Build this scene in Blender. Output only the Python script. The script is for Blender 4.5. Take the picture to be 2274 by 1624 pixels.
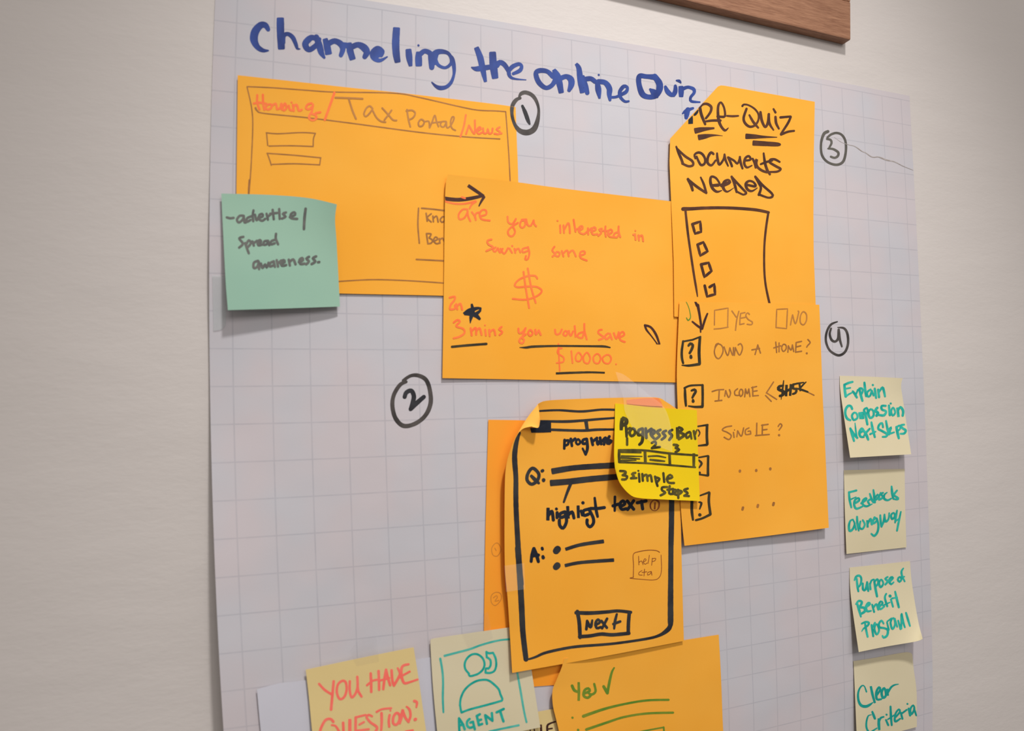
import bpy, bmesh, math, random
import numpy as np
from mathutils import Vector, Matrix, noise
from mathutils.bvhtree import BVHTree
random.seed(4)
S = bpy.context.scene
for o in list(bpy.data.objects): bpy.data.objects.remove(o)
COL = S.collection

# ------------------------------------------------------------------ camera
CELL = 0.0254                      # the printed squares of the flip chart are one inch
Z0 = 1.75                          # height of the first printed row above the floor
W, H, F = 2274.0, 1624.0, 1449.16
RM = np.array([[0.9523675718762953, 0.02072657872834242, -0.3042472957524311],
               [-0.006976971702376728, 0.9989073784353152, 0.046210076534779494],
               [0.30487264538543585, -0.04188625361265636, 0.9514716032830315]])
CC = np.array([1.8005681176640609, 10.292096868366311, -18.51428717497991])
def wv(a):                         # (column, row, depth) -> world axes
    return Vector((a[0], a[2], -a[1]))
CAM = Vector((CC[0]*CELL, CC[2]*CELL, Z0 - CC[1]*CELL))
cd = bpy.data.cameras.new('camera'); cam = bpy.data.objects.new('camera', cd); COL.objects.link(cam)
r_, d_, f_ = wv(RM[0]), wv(RM[1]), wv(RM[2])
cam.matrix_world = Matrix(((r_.x, -d_.x, -f_.x, CAM.x), (r_.y, -d_.y, -f_.y, CAM.y), (r_.z, -d_.z, -f_.z, CAM.z), (0, 0, 0, 1)))
cd.sensor_width = 36; cd.lens = F/W*36; cd.clip_start = 0.01
cd.dof.use_dof = True; cd.dof.focus_distance = 0.575; cd.dof.aperture_fstop = 6.3
S.camera = cam

# ------------------------------------------------------------------ light
S.view_settings.view_transform = 'Standard'; S.view_settings.look = 'None'
S.view_settings.gamma = 1; S.view_settings.use_curve_mapping = False
S.view_settings.exposure = -0.06
wd = bpy.data.worlds.new('room_light'); S.world = wd; wd.use_nodes = True
bg = wd.node_tree.nodes['Background']; bg.inputs[0].default_value = (1.0, 0.95, 0.915, 1); bg.inputs[1].default_value = 0.34
def lamp(name, typ, loc, target, energy, color, **kw):
    l = bpy.data.lights.new(name, typ); o = bpy.data.objects.new(name, l); COL.objects.link(o)
    o.location = loc; o.rotation_euler = (Vector(target)-Vector(loc)).to_track_quat('-Z', 'Y').to_euler()
    l.energy = energy; l.color = color
    for k, v in kw.items(): setattr(l, k, v)
    return o
lamp('ceiling_spot', 'SPOT', (0.31, -0.76, 2.62), (0.33, 0, 1.20), 69.5, (1.0, 0.98, 0.975), shadow_soft_size=0.055, spot_size=math.radians(54), spot_blend=1.0)
lamp('soft_fill', 'AREA', (0.45, -1.6, 2.3), (0.45, 0, 1.2), 10.5, (1.0, 0.965, 0.95), shape='RECTANGLE', size=1.2, size_y=0.6)  # added soft fill for the ambient light, not a known fixture

# ------------------------------------------------------------------ photograph geometry
def ray(px, py):
    c = np.array([(px-W/2)/F, (py-H/2)/F, 1.0])
    return wv(c @ RM)
def un(px, py, h=0.0):             # the point at height h off the wall that is seen at px,py
    d = ray(px, py); t = (-h - CAM.y)/d.y
    return CAM + d*t
def gridpx(u, v):                  # printed grid column,row -> pixel (with the sheet's own slight warp)
    X = RM @ (np.array([u, v, 0.0]) - CC); x, y = X[0]/X[2], X[1]/X[2]
    k = 1 - 0.06356516223052894*(x*x+y*y)
    px, py = W/2 + x*k*F, H/2 + y*k*F
    a = min(max(u, -0.6), 24.6)/12-1; b = min(max(v, -1.4), 21.5)/10-1
    cx = [-5.484, 3.849, 6.362, -0.201, -0.244, -5.352, -0.975, 2.754, 0.351, -0.27]
    cy = [2.597, -2.715, -1.585, 0.591, 2.348, -1.708, -0.307, -1.237, 2.259, 0.842]
    n = 0
    for i in range(4):
        for j in range(4-i):
            m = a**i*b**j; px += cx[n]*m; py += cy[n]*m; n += 1
    return px, py
def sm(x): x = min(max(x, 0), 1); return x*x*(3-2*x)
def padh(u, v):                    # how far the flip chart sheet stands off the wall
    h = 0.0008
    if u < 4.5: h += 0.016*((4.5-u)/5.1)**2*sm((v-8.0)/10) + 0.0035*sm((3-u)/3.5)*math.exp(-((v-7)/2.2)**2)
    return h
def padh_px(px, py):
    p = un(px, py, 0); return padh(p.x/CELL, (Z0-p.z)/CELL)

# ------------------------------------------------------------------ materials
def lin(c):
    c = c/255.0
    return c/12.92 if c <= 0.04045 else ((c+0.055)/1.055)**2.4
def rgb(r, g, b): return (lin(r), lin(g), lin(b), 1)
def newmat(name):
    m = bpy.data.materials.new(name); m.use_nodes = True
    return m, m.node_tree.nodes, m.node_tree.links, m.node_tree.nodes['Principled BSDF']
def paper(name, c, vary=0.04, bump=0.25, rough=0.85, tint=None, scale=9):
    m, N, L, b = newmat(name)
    tc = N.new('ShaderNodeTexCoord')
    n = N.new('ShaderNodeTexNoise'); n.inputs['Scale'].default_value = scale; n.inputs['Detail'].default_value = 3
    L.new(tc.outputs['Object'], n.inputs['Vector'])
    mx = N.new('ShaderNodeMix'); mx.data_type = 'RGBA'
    c2 = tint or tuple(x*(1-vary*2.2) for x in c[:3])+(1,)
    mx.inputs[6].default_value = c; mx.inputs[7].default_value = c2
    rp = N.new('ShaderNodeValToRGB'); rp.color_ramp.elements[0].position = .38; rp.color_ramp.elements[1].position = .66
    L.new(n.outputs['Fac'], rp.inputs[0]); L.new(rp.outputs[0], mx.inputs[0]); L.new(mx.outputs[2], b.inputs['Base Color'])
    b.inputs['Roughness'].default_value = rough; b.inputs['Specular IOR Level'].default_value = 0.22
    n2 = N.new('ShaderNodeTexNoise'); n2.inputs['Scale'].default_value = 900; n2.inputs['Detail'].default_value = 2
    n3 = N.new('ShaderNodeTexNoise'); n3.inputs['Scale'].default_value = 14; n3.inputs['Detail'].default_value = 1
    L.new(tc.outputs['Object'], n2.inputs['Vector']); L.new(tc.outputs['Object'], n3.inputs['Vector'])
    b1 = N.new('ShaderNodeBump'); b1.inputs['Strength'].default_value = bump; b1.inputs['Distance'].default_value = 0.0001
    b2 = N.new('ShaderNodeBump'); b2.inputs['Strength'].default_value = 0.45; b2.inputs['Distance'].default_value = 0.004
    L.new(n2.outputs['Fac'], b1.inputs['Height']); L.new(n3.outputs['Fac'], b2.inputs['Height'])
    L.new(b1.outputs[0], b2.inputs['Normal']); L.new(b2.outputs[0], b.inputs['Normal'])
    return m
def ink(name, c, c2=None, scale=120, rough=0.6, ax=(1, 1, 1), a=.35, z=.65):
    m, N, L, b = newmat(name)
    b.inputs['Roughness'].default_value = rough; b.inputs['Specular IOR Level'].default_value = 0.25
    if c2 is None: c2 = tuple(min(1, x*1.35+0.004) for x in c[:3])+(1,)
    tc = N.new('ShaderNodeTexCoord'); mp = N.new('ShaderNodeMapping'); mp.inputs['Scale'].default_value = ax
    n = N.new('ShaderNodeTexNoise'); n.inputs['Scale'].default_value = scale; n.inputs['Detail'].default_value = 4
    L.new(tc.outputs['Object'], mp.inputs[0]); L.new(mp.outputs[0], n.inputs['Vector'])
    rp = N.new('ShaderNodeValToRGB'); rp.color_ramp.elements[0].position = a; rp.color_ramp.elements[1].position = z
    rp.color_ramp.elements[0].color = c; rp.color_ramp.elements[1].color = c2
    L.new(n.outputs['Fac'], rp.inputs[0]); L.new(rp.outputs[0], b.inputs['Base Color'])
    return m
M = {}
ORANGE = rgb(244, 173, 62)
M['orange'] = paper('orange_paper', ORANGE, 0.03, tint=rgb(242, 166, 51))
M['orange_deep'] = paper('orange_paper_deep', rgb(246, 160, 50), 0.03, tint=rgb(246, 154, 42))
M['orange_lit'] = paper('orange_paper_lit', rgb(252, 186, 80))  # same orange made lighter: light caught by the curl is in the colour
M['green'] = paper('green_paper', rgb(152, 186, 164), tint=rgb(144, 180, 160))
M['yellow'] = paper('bright_yellow_paper', rgb(232, 199, 20), tint=rgb(229, 191, 10))
M['pale_yellow'] = paper('pale_yellow_paper', rgb(222, 198, 138), tint=rgb(218, 192, 130))
M['cream'] = paper('cream_paper', rgb(215, 203, 170), tint=rgb(210, 197, 162))
M['white'] = paper('white_paper', rgb(202, 200, 208))
K = {}
K['blue'] = ink('blue_marker', rgb(24, 42, 104), rgb(52, 80, 156), 70, ax=(1, 1, .5), a=.3, z=.7)
K['navy'] = ink('navy_marker', rgb(20, 26, 38), rgb(34, 38, 48), 90)
K['black'] = ink('black_marker', rgb(30, 28, 32), rgb(52, 52, 56), 80)
K['slate'] = ink('black_marker_on_orange', rgb(36, 36, 42), rgb(54, 54, 54), 60, a=.35, z=.6)
K['gray'] = ink('black_marker_on_chart', rgb(50, 46, 44), rgb(86, 79, 75), 70)
K['graygreen'] = ink('dry_black_marker', rgb(84, 80, 74), rgb(100, 96, 88), 70)
K['brown'] = ink('brown_black_marker', rgb(66, 38, 26), rgb(92, 54, 32), 70)
K['darkbrown'] = ink('dark_brown_marker', rgb(58, 30, 26), rgb(78, 42, 32), 90)
K['umber'] = ink('thin_brown_pen', rgb(150, 98, 46), rgb(170, 112, 54), 120)
K['umber2'] = ink('thin_brown_pen_light', rgb(176, 116, 54), rgb(190, 128, 60), 120)
K['fine'] = ink('fine_brown_pen', rgb(128, 62, 28), rgb(150, 80, 36), 120)
K['fine2'] = ink('fine_pencil', rgb(196, 122, 44), rgb(206, 134, 52), 120)
K['red'] = ink('orange_red_marker', rgb(250, 112, 54), rgb(252, 126, 62), 90)
K['coral'] = ink('coral_marker', rgb(250, 108, 94), rgb(252, 122, 106), 90)
K['charcoal'] = ink('charcoal_pen', rgb(86, 88, 84), rgb(104, 104, 98), 120)
K['olive'] = ink('black_marker_on_yellow', rgb(48, 44, 22), rgb(92, 82, 30), 90)
K['oliveblack'] = ink('black_marker_question_box', rgb(44, 38, 24), rgb(66, 56, 34), 70)
K['teal'] = ink('teal_marker', rgb(8, 156, 142), rgb(52, 182, 162), 130, a=.35, z=.7)
K['teal2'] = ink('dark_teal_marker', rgb(10, 146, 136), rgb(24, 158, 146), 130)
K['teal3'] = ink('light_teal_marker', rgb(40, 166, 154), rgb(100, 190, 172), 60)
K['leaf'] = ink('green_marker', rgb(84, 132, 40), rgb(128, 142, 44), 50)
K['crease'] = ink('torn_edge', rgb(150, 138, 130), rgb(176, 168, 164), 200)

# ------------------------------------------------------------------ object helpers
NORIG = {}
def link(name, me, mat, parent=None, origin=None):
    o = bpy.data.objects.new(name, me); COL.objects.link(o)
    if mat: me.materials.append(mat)
    if origin is not None:
        me.transform(Matrix.Translation(-origin)); o.location = origin
    if parent:
        o.parent = parent
        po = parent.location
        if origin is None:
            me.transform(Matrix.Translation(-po))
        else: o.location = origin-po
    return o
def tag(o, label=None, cat=None, group=None, kind=None):
    if label: o['label'] = label
    if cat: o['category'] = cat
    if group: o['group'] = group
    if kind: o['kind'] = kind
    return o
def crom(P, closed=False, step=2.5):
    P = [tuple(p) for p in P]
    if len(P) == 2:
        n = max(1, int(math.dist(P[0][:2], P[1][:2])/6)); return [tuple(P[0][k]+(P[1][k]-P[0][k])*i/n for k in range(len(P[0]))) for i in range(n+1)]
    out = []
    n = len(P); segs = n if closed else n-1
    for i in range(segs):
        p1, p2 = P[i % n], P[(i+1) % n]
        p0 = P[i-1] if (i > 0 or closed) else p1
        p3 = P[(i+2) % n] if (i+2 < n or closed) else p2
        k = max(2, int(math.dist(p1[:2], p2[:2])/step))
        for j in range(k):
            t = j/k; t2 = t*t; t3 = t2*t
            out.append(tuple(0.5*((2*b)+(-a+c)*t+(2*a-5*b+4*c-d)*t2+(-a+3*b-3*c+d)*t3) for a, b, c, d in zip(p0, p1, p2, p3)))
    if not closed: out.append(P[-1])
    return out
def resamp(P, t):                  # position on a polyline by fraction of arc length
    L = [0]
    for a, b in zip(P, P[1:]): L.append(L[-1]+math.dist(a[:2], b[:2]))
    s = t*L[-1]
    for i in range(len(P)-1):
        if s <= L[i+1] or i == len(P)-2:
            k = (s-L[i])/max(1e-9, L[i+1]-L[i]); return tuple(P[i][q]+(P[i+1][q]-P[i][q])*k for q in (0, 1))
SHEETS = {}
def sharp_rim(me):
    cnt = {}
    for p in me.polygons:
        for k in p.edge_keys: cnt[k] = cnt.get(k, 0)+1
    for e in me.edges:
        if cnt.get(tuple(sorted(e.vertices)), 0) < 2: e.use_edge_sharp = True
def sheet(name, key, mat, top, bottom, left, right, hfun, n=28, label=None, cat='note', smooth=True, thick=0.00012, base=0.001, parent=None, follow=True):
    """A sheet of paper: four edges (as seen), and its height off the flip chart at every point."""
    def curve(P, s): return crom(P, step=4) if (len(P) > 2 and s) else [tuple(p) for p in P]
    T, B, Lf, R = (curve(x, smooth) for x in (top, bottom, left, right))
    me = bpy.data.meshes.new(name); vs = []; fs = []; uv = []
    nn = n+1
    Tp = [resamp(T, i/n) for i in range(nn)]; Bp = [resamp(B, i/n) for i in range(nn)]
    Lp = [resamp(Lf, j/n) for j in range(nn)]; Rp = [resamp(R, j/n) for j in range(nn)]
    for j in range(nn):
        t = j/n
        for i in range(nn):
            s = i/n; q = []
            for k in (0, 1):
                a = (1-t)*Tp[i][k]+t*Bp[i][k]; b = (1-s)*Lp[j][k]+s*Rp[j][k]
                c = (1-s)*(1-t)*Tp[0][k]+s*(1-t)*Tp[-1][k]+(1-s)*t*Bp[0][k]+s*t*Bp[-1][k]
                q.append(a+b-c)
            h = base+hfun(s, t)+(padh_px(*q) if follow else 0)
            vs.append(un(q[0], q[1], h))
    for j in range(n):
        for i in range(n):
            a = j*nn+i; fs.append((a, a+nn, a+nn+1, a+1))
    org = sum(vs, Vector())/len(vs)
    me.from_pydata(vs, [], fs); me.update()
    bv = BVHTree.FromPolygons([tuple(v) for v in vs], fs)
    for p in me.polygons: p.use_smooth = True
    sharp_rim(me)
    o = link(name, me, mat, parent, org)
    md = o.modifiers.new('thickness', 'SOLIDIFY'); md.thickness = thick; md.offset = -1
    if label: tag(o, label, cat)
    SHEETS[key] = (o, bv, base)
    return o
def hit(px, py, keys, off):
    d = ray(px, py).normalized(); best = None
    for k in keys:
        r = SHEETS[k][1].ray_cast(CAM, d)
        if r[0] is not None and (best is None or r[3] < best[3]): best = r
    if best is None: return None
    nrm = best[1] if best[1].dot(d) < 0 else -best[1]
    return best[0]+nrm*off
CNT = {}
def T(name, key, inkname, crop, w, text, label=None, under=None, lift=0.00007):
    """Marker strokes: one line per stroke 'x,y[,w] ...' in the frame of the crop; p polyline, c closed, f flat ends, # filled."""
    gain = 1.14 if (inkname in ('teal', 'teal2') and key != 'agent') else 1.0
    keys = key if isinstance(key, (tuple, list)) else (key,)
    x0, y0, s = crop; own = SHEETS[keys[0]][0]
    vs = []; fs = []
    sk = CNT.get(keys[0], 0)
    for line in text.strip().splitlines():
      for part in line.split(';'):
        tok = part.split()
        if not tok: continue
        flags = ''; ww = w; P = []
        for q in tok:
            if q[0] in 'pcf#': flags += q; continue
            if q[0] == 'w': ww = float(q[1:]); continue
            a = [float(z) for z in q.split(',')]
            P.append((x0+a[0]/s, y0+a[1]/s, (a[2] if len(a) > 2 else ww)*gain/s))
        sk += 1; off = lift+0.000003*(sk % 40)
        if '#' in flags:
            pts = [hit(a[0], a[1], keys, off) for a in P]
            if any(q is None for q in pts): continue
            b = len(vs); vs += pts; fs.append(tuple(range(b+len(pts)-1, b-1, -1))); continue
        if len(P) == 1:
            P = [(P[0][0]-0.15, P[0][1]-0.15, P[0][2]), (P[0][0]+0.15, P[0][1]+0.15, P[0][2])]
        closed = 'c' in flags
        if 'p' in flags:
            Q = []
            if closed: P = P+[P[0]]
            for a, b in zip(P, P[1:]):
                n = max(1, int(math.dist(a[:2], b[:2])/5))
                Q += [tuple(a[k]+(b[k]-a[k])*i/n for k in range(3)) for i in range(n)]
            Q.append(P[-1])
            closed = False
        else: Q = crom(P, closed)
        if closed: Q.append(Q[0])
        # tangents
        n = len(Q); tn = []
        for i in range(n):
            a, b = Q[max(0, i-1)], Q[min(n-1, i+1)]
            if closed and i in (0, n-1): a, b = Q[-2], Q[1]
            dx, dy = b[0]-a[0], b[1]-a[1]; l = math.hypot(dx, dy) or 1; tn.append((dx/l, dy/l))
        rows = []
        flat = 'f' in flags
        ce = 0.3 if flat else 1.0
        def row(x, y, hw, t):
            rows.append(((x+t[1]*hw, y-t[0]*hw), (x-t[1]*hw, y+t[0]*hw)))
        if not closed:
            t = tn[0]; r = Q[0][2]/2
            for a in (80, 55, 28): row(Q[0][0]-t[0]*r*ce*math.sin(math.radians(a)), Q[0][1]-t[1]*r*ce*math.sin(math.radians(a)), r*(math.cos(math.radians(a))**(.35 if flat else 1)), t)
        for q, t in zip(Q, tn): row(q[0], q[1], max(0.2, q[2]/2)*(1+0.05*noise.noise(Vector((q[0]*.11, q[1]*.11, sk)))), t)
        if not closed:
            t = tn[-1]; r = Q[-1][2]/2
            for a in (28, 55, 80): row(Q[-1][0]+t[0]*r*ce*math.sin(math.radians(a)), Q[-1][1]+t[1]*r*ce*math.sin(math.radians(a)), r*(math.cos(math.radians(a))**(.35 if flat else 1)), t)
        prev = None
        for k, (a, b) in enumerate(rows):
            o_ = off+0.00002*k/len(rows)
            A, B = hit(a[0], a[1], keys, o_), hit(b[0], b[1], keys, o_)
            if A is None and B is None: prev = None; continue
            if A is None or B is None:          # the ribbon runs over the paper's edge: end it there
                g, m_ = (b, a) if A is None else (a, b); lo, hi = 0.0, 1.0; best = A or B
                for _ in range(7):
                    mid = (lo+hi)/2; q = hit(g[0]+(m_[0]-g[0])*mid, g[1]+(m_[1]-g[1])*mid, keys, o_)
                    if q is None: hi = mid
                    else: lo = mid; best = q
                if A is None: A = best
                else: B = best
            i = len(vs); vs += [A, B]
            if prev is not None: fs.append((prev, prev+1, i+1, i))
            prev = i
    CNT[keys[0]] = sk
    me = bpy.data.meshes.new(name); me.from_pydata(vs, [], fs); me.update()
    if me.polygons:
        fr = sum((p.normal.dot(Vector((0, -1, 0))) for p in me.polygons))
        if fr < 0: me.flip_normals()
    o = link(name, me, K[inkname], own)
    if label: o['label'] = label
    return o

# ------------------------------------------------------------------ the setting
def box(name, x0, x1, y0, y1, z0, z1, mat, kind='structure'):
    bm = bmesh.new(); bmesh.ops.create_cube(bm, size=1)
    for v in bm.verts: v.co = Vector((x0+(v.co.x+.5)*(x1-x0), y0+(v.co.y+.5)*(y1-y0), z0+(v.co.z+.5)*(z1-z0)))
    me = bpy.data.meshes.new(name); bm.to_mesh(me); bm.free()
    o = link(name, me, mat, None, Vector(((x0+x1)/2, (y0+y1)/2, z0)))
    o['kind'] = kind; return o
m, N, L, b = newmat('painted_plaster')
b.inputs['Base Color'].default_value = rgb(206, 198, 192); b.inputs['Roughness'].default_value = .55; b.inputs['Specular IOR Level'].default_value = .3
tc = N.new('ShaderNodeTexCoord'); mp = N.new('ShaderNodeMapping'); mp.inputs['Scale'].default_value = (.55, 1, 1.3)
n1 = N.new('ShaderNodeTexNoise'); n1.inputs['Scale'].default_value = 210; n1.inputs['Detail'].default_value = 3; n1.inputs['Roughness'].default_value = .55
n2 = N.new('ShaderNodeTexNoise'); n2.inputs['Scale'].default_value = 12
L.new(tc.outputs['Object'], mp.inputs[0]); L.new(mp.outputs[0], n1.inputs['Vector']); L.new(mp.outputs[0], n2.inputs['Vector'])
b1 = N.new('ShaderNodeBump'); b1.inputs['Strength'].default_value = .25; b1.inputs['Distance'].default_value = .0007
b2 = N.new('ShaderNodeBump'); b2.inputs['Strength'].default_value = .3; b2.inputs['Distance'].default_value = .006
L.new(n1.outputs['Fac'], b1.inputs['Height']); L.new(n2.outputs['Fac'], b2.inputs['Height']); L.new(b1.outputs[0], b2.inputs['Normal']); L.new(b2.outputs[0], b.inputs['Normal'])
M['wall'] = m
box('wall_back', -2.2, 2.8, 0, .12, 0, 2.7, M['wall'])
m, N, L, b = newmat('grey_carpet'); b.inputs['Base Color'].default_value = rgb(120, 116, 112); b.inputs['Roughness'].default_value = .95
n1 = N.new('ShaderNodeTexNoise'); n1.inputs['Scale'].default_value = 400; b1 = N.new('ShaderNodeBump'); b1.inputs['Strength'].default_value = .6; L.new(n1.outputs['Fac'], b1.inputs['Height']); L.new(b1.outputs[0], b.inputs['Normal'])
box('floor', -2.2, 2.8, -3.2, .12, -.1, 0, m)
m, N, L, b = newmat('white_baseboard'); b.inputs['Base Color'].default_value = rgb(225, 222, 216); b.inputs['Roughness'].default_value = .4
n1 = N.new('ShaderNodeTexNoise'); n1.inputs['Scale'].default_value = 30; b1 = N.new('ShaderNodeBump'); b1.inputs['Strength'].default_value = .05; L.new(n1.outputs['Fac'], b1.inputs['Height']); L.new(b1.outputs[0], b.inputs['Normal'])
box('baseboard_back', -2.2, 2.8, -.014, 0, 0, .1, m)

# ------------------------------------------------------------------ flip chart sheet with its printed squares
m, N, L, b = newmat('flip_chart_paper')
b.inputs['Roughness'].default_value = .75; b.inputs['Specular IOR Level'].default_value = .25
uvn = N.new('ShaderNodeUVMap'); sp = N.new('ShaderNodeSeparateXYZ'); L.new(uvn.outputs[0], sp.inputs[0])
def mth(op, a, bb=None, c=None):
    n = N.new('ShaderNodeMath'); n.operation = op
    for i, x in enumerate((a, bb, c)):
        if x is None: continue
        if isinstance(x, (int, float)): n.inputs[i].default_value = x
        else: L.new(x, n.inputs[i])
    return n.outputs[0]
def lines(c):
    f = mth('FRACT', mth('ADD', c, 100.5)); d = mth('ABSOLUTE', mth('SUBTRACT', f, .5))
    mr = N.new('ShaderNodeMapRange'); mr.inputs[1].default_value = .010; mr.inputs[2].default_value = .024; mr.inputs[3].default_value = 1; mr.inputs[4].default_value = 0
    L.new(d, mr.inputs[0]); return mr.outputs[0]
below = mth('GREATER_THAN', sp.outputs[1], -1.02)
g = mth('MAXIMUM', mth('MULTIPLY', lines(sp.outputs[0]), below), lines(sp.outputs[1]))
tc = N.new('ShaderNodeTexCoord')
nz = N.new('ShaderNodeTexNoise'); nz.inputs['Scale'].default_value = 16; nz.inputs['Detail'].default_value = 2; L.new(tc.outputs['Object'], nz.inputs['Vector'])
nf = N.new('ShaderNodeTexNoise'); nf.inputs['Scale'].default_value = 60; L.new(tc.outputs['Object'], nf.inputs['Vector'])
base = N.new('ShaderNodeMix'); base.data_type = 'RGBA'; base.inputs[6].default_value = rgb(193, 190, 194); base.inputs[7].default_value = rgb(198, 189, 191)
rp = N.new('ShaderNodeValToRGB'); rp.color_ramp.elements[0].position = .4; rp.color_ramp.elements[1].position = .6
L.new(nz.outputs['Fac'], rp.inputs[0]); L.new(rp.outputs[0], base.inputs[0])
mx = N.new('ShaderNodeMix'); mx.data_type = 'RGBA'; mx.inputs[7].default_value = rgb(132, 134, 144)
L.new(base.outputs[2], mx.inputs[6]); L.new(mth('MULTIPLY', g, mth('ADD', mth('MULTIPLY', nf.outputs['Fac'], .34), .08)), mx.inputs[0]); L.new(mx.outputs[2], b.inputs['Base Color'])
n3 = N.new('ShaderNodeTexNoise'); n3.inputs['Scale'].default_value = 9; n3.inputs['Detail'].default_value = 2.5; L.new(tc.outputs['Object'], n3.inputs['Vector'])
b2 = N.new('ShaderNodeBump'); b2.inputs['Strength'].default_value = .35; b2.inputs['Distance'].default_value = .008; L.new(n3.outputs['Fac'], b2.inputs['Height'])
n4 = N.new('ShaderNodeTexNoise'); n4.inputs['Scale'].default_value = 700; L.new(tc.outputs['Object'], n4.inputs['Vector'])
b1 = N.new('ShaderNodeBump'); b1.inputs['Strength'].default_value = .25; b1.inputs['Distance'].default_value = .0001; L.new(n4.outputs['Fac'], b1.inputs['Height'])
L.new(b1.outputs[0], b2.inputs['Normal']); L.new(b2.outputs[0], b.inputs['Normal'])
us = [-.585+i*.3 for i in range(20)]+[5.5+i*.75 for i in range(26)]; us = [u for u in us if u < 24.3]+[24.47]
vv = [-1.22+i*.5 for i in range(60)]; vv = [v for v in vv if v < 27]
vs = []; fs = []
for v in vv:
    for u in us: vs.append(un(*gridpx(u, v), padh(u, v)))
nu = len(us)
for j in range(len(vv)-1):
    for i in range(nu-1):
        a = j*nu+i; fs.append((a, a+nu, a+nu+1, a+1))
me = bpy.data.meshes.new('flip_chart_sheet'); me.from_pydata(vs, [], fs); me.update()
uvl = me.uv_layers.new(name='UVMap')
for lp in me.loops: uvl.data[lp.index].uv = (us[lp.vertex_index % nu], vv[lp.vertex_index//nu])
for p in me.polygons: p.use_smooth = True
sharp_rim(me)
bv = BVHTree.FromPolygons([tuple(v) for v in vs], fs)
pad = link('flip_chart_sheet', me, m, None, sum(vs, Vector())/len(vs))
md = pad.modifiers.new('thickness', 'SOLIDIFY'); md.thickness = .00015; md.offset = -1
tag(pad, 'large pale grey flip chart sheet with printed squares, stuck to the wall behind all notes', 'paper')
SHEETS['pad'] = (pad, bv, .0008)

# ------------------------------------------------------------------ wooden frame at the top of the wall
m, N, L, b = newmat('brown_wood')
tc = N.new('ShaderNodeTexCoord'); mp = N.new('ShaderNodeMapping'); mp.inputs['Scale'].default_value = (6, 60, 90)
nz = N.new('ShaderNodeTexNoise'); nz.inputs['Scale'].default_value = 3.2; nz.inputs['Detail'].default_value = 7; nz.inputs['Roughness'].default_value = .62; nz.inputs['Distortion'].default_value = .6
mp2 = N.new('ShaderNodeMapping'); mp2.inputs['Scale'].default_value = (30, 300, 420); ng = N.new('ShaderNodeTexNoise'); ng.inputs['Scale'].default_value = 4; ng.inputs['Detail'].default_value = 3
L.new(tc.outputs['Object'], mp.inputs[0]); L.new(mp.outputs[0], nz.inputs['Vector']); L.new(tc.outputs['Object'], mp2.inputs[0]); L.new(mp2.outputs[0], ng.inputs['Vector'])
rp = N.new('ShaderNodeValToRGB'); rp.color_ramp.elements[0].position = .3; rp.color_ramp.elements[1].position = .72
rp.color_ramp.elements[0].color = rgb(116, 74, 52); rp.color_ramp.elements[1].color = rgb(174, 128, 98)
ad = N.new('ShaderNodeMath'); ad.operation = 'MULTIPLY_ADD'; ad.inputs[1].default_value = .45; L.new(ng.outputs['Fac'], ad.inputs[0])
sc = N.new('ShaderNodeMath'); sc.operation = 'MULTIPLY'; sc.inputs[1].default_value = .58; L.new(nz.outputs['Fac'], sc.inputs[0]); L.new(sc.outputs[0], ad.inputs[2])
L.new(ad.outputs[0], rp.inputs[0]); L.new(rp.outputs[0], b.inputs['Base Color'])
b.inputs['Roughness'].default_value = .42; b.inputs['Specular IOR Level'].default_value = .35
b1 = N.new('ShaderNodeBump'); b1.inputs['Strength'].default_value = .4; b1.inputs['Distance'].default_value = .0004; L.new(ng.outputs['Fac'], b1.inputs['Height']); L.new(b1.outputs[0], b.inputs['Normal'])
M['wood'] = m
m, N, L, b = newmat('dark_panel'); b.inputs['Base Color'].default_value = rgb(70, 46, 36); b.inputs['Roughness'].default_value = .5
nz = N.new('ShaderNodeTexNoise'); nz.inputs['Scale'].default_value = 40; b1 = N.new('ShaderNodeBump'); b1.inputs['Strength'].default_value = .2; L.new(nz.outputs['Fac'], b1.inputs['Height']); L.new(b1.outputs[0], b.inputs['Normal'])
M['panel'] = m
cr = un(1872, 100, 0); cl = un(1540, 21.5, 0); ux = (cr-cl).normalized(); uz = Vector((0, -1, 0)).cross(ux).normalized()
if uz.z < 0: uz = -uz
fr = bpy.data.objects.new('wooden_frame', None); COL.objects.link(fr); fr.location = cr
tag(fr, 'brown wooden picture frame hung on the wall above the flip chart', 'frame')
def bar(name, x0, x1, z0, z1, d, mat, y0=0.0, bev=.0012, grainz=False):
    bm = bmesh.new(); bmesh.ops.create_cube(bm, size=1)
    sx, sy, sz = (x1-x0), d, (z1-z0)
    if grainz: sx, sz = sz, sx
    for v in bm.verts: v.co = Vector((v.co.x*sx, v.co.y*sy, v.co.z*sz))
    bmesh.ops.bevel(bm, geom=bm.edges[:], offset=bev, segments=2, affect='EDGES', profile=.6)
    me = bpy.data.meshes.new(name); bm.to_mesh(me); bm.free(); me.materials.append(mat)
    o = bpy.data.objects.new(name, me); COL.objects.link(o); o.parent = fr
    p = ux*((x0+x1)/2)+uz*((z0+z1)/2)+Vector((0, -(y0+d/2), 0))
    R = Matrix((ux, Vector((0, 1, 0)), uz)).transposed().to_4x4()
    if grainz: R = R @ Matrix.Rotation(math.pi/2, 4, 'Y')
    o.matrix_local = Matrix.Translation(p) @ R
    for q in me.polygons: q.use_smooth = False
    return o
FW, FH, RW = .62, .42, .036
bar('bottom_rail', -FW, 0, 0, RW, .0092, M['wood'])
bar('top_rail', -FW, 0, FH-RW, FH, .0092, M['wood'])
bar('side_rail', -RW, 0, RW, FH-RW, .0092, M['wood'], grainz=True)
bar('side_rail', -FW, -FW+RW, RW, FH-RW, .0092, M['wood'], grainz=True)
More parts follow.
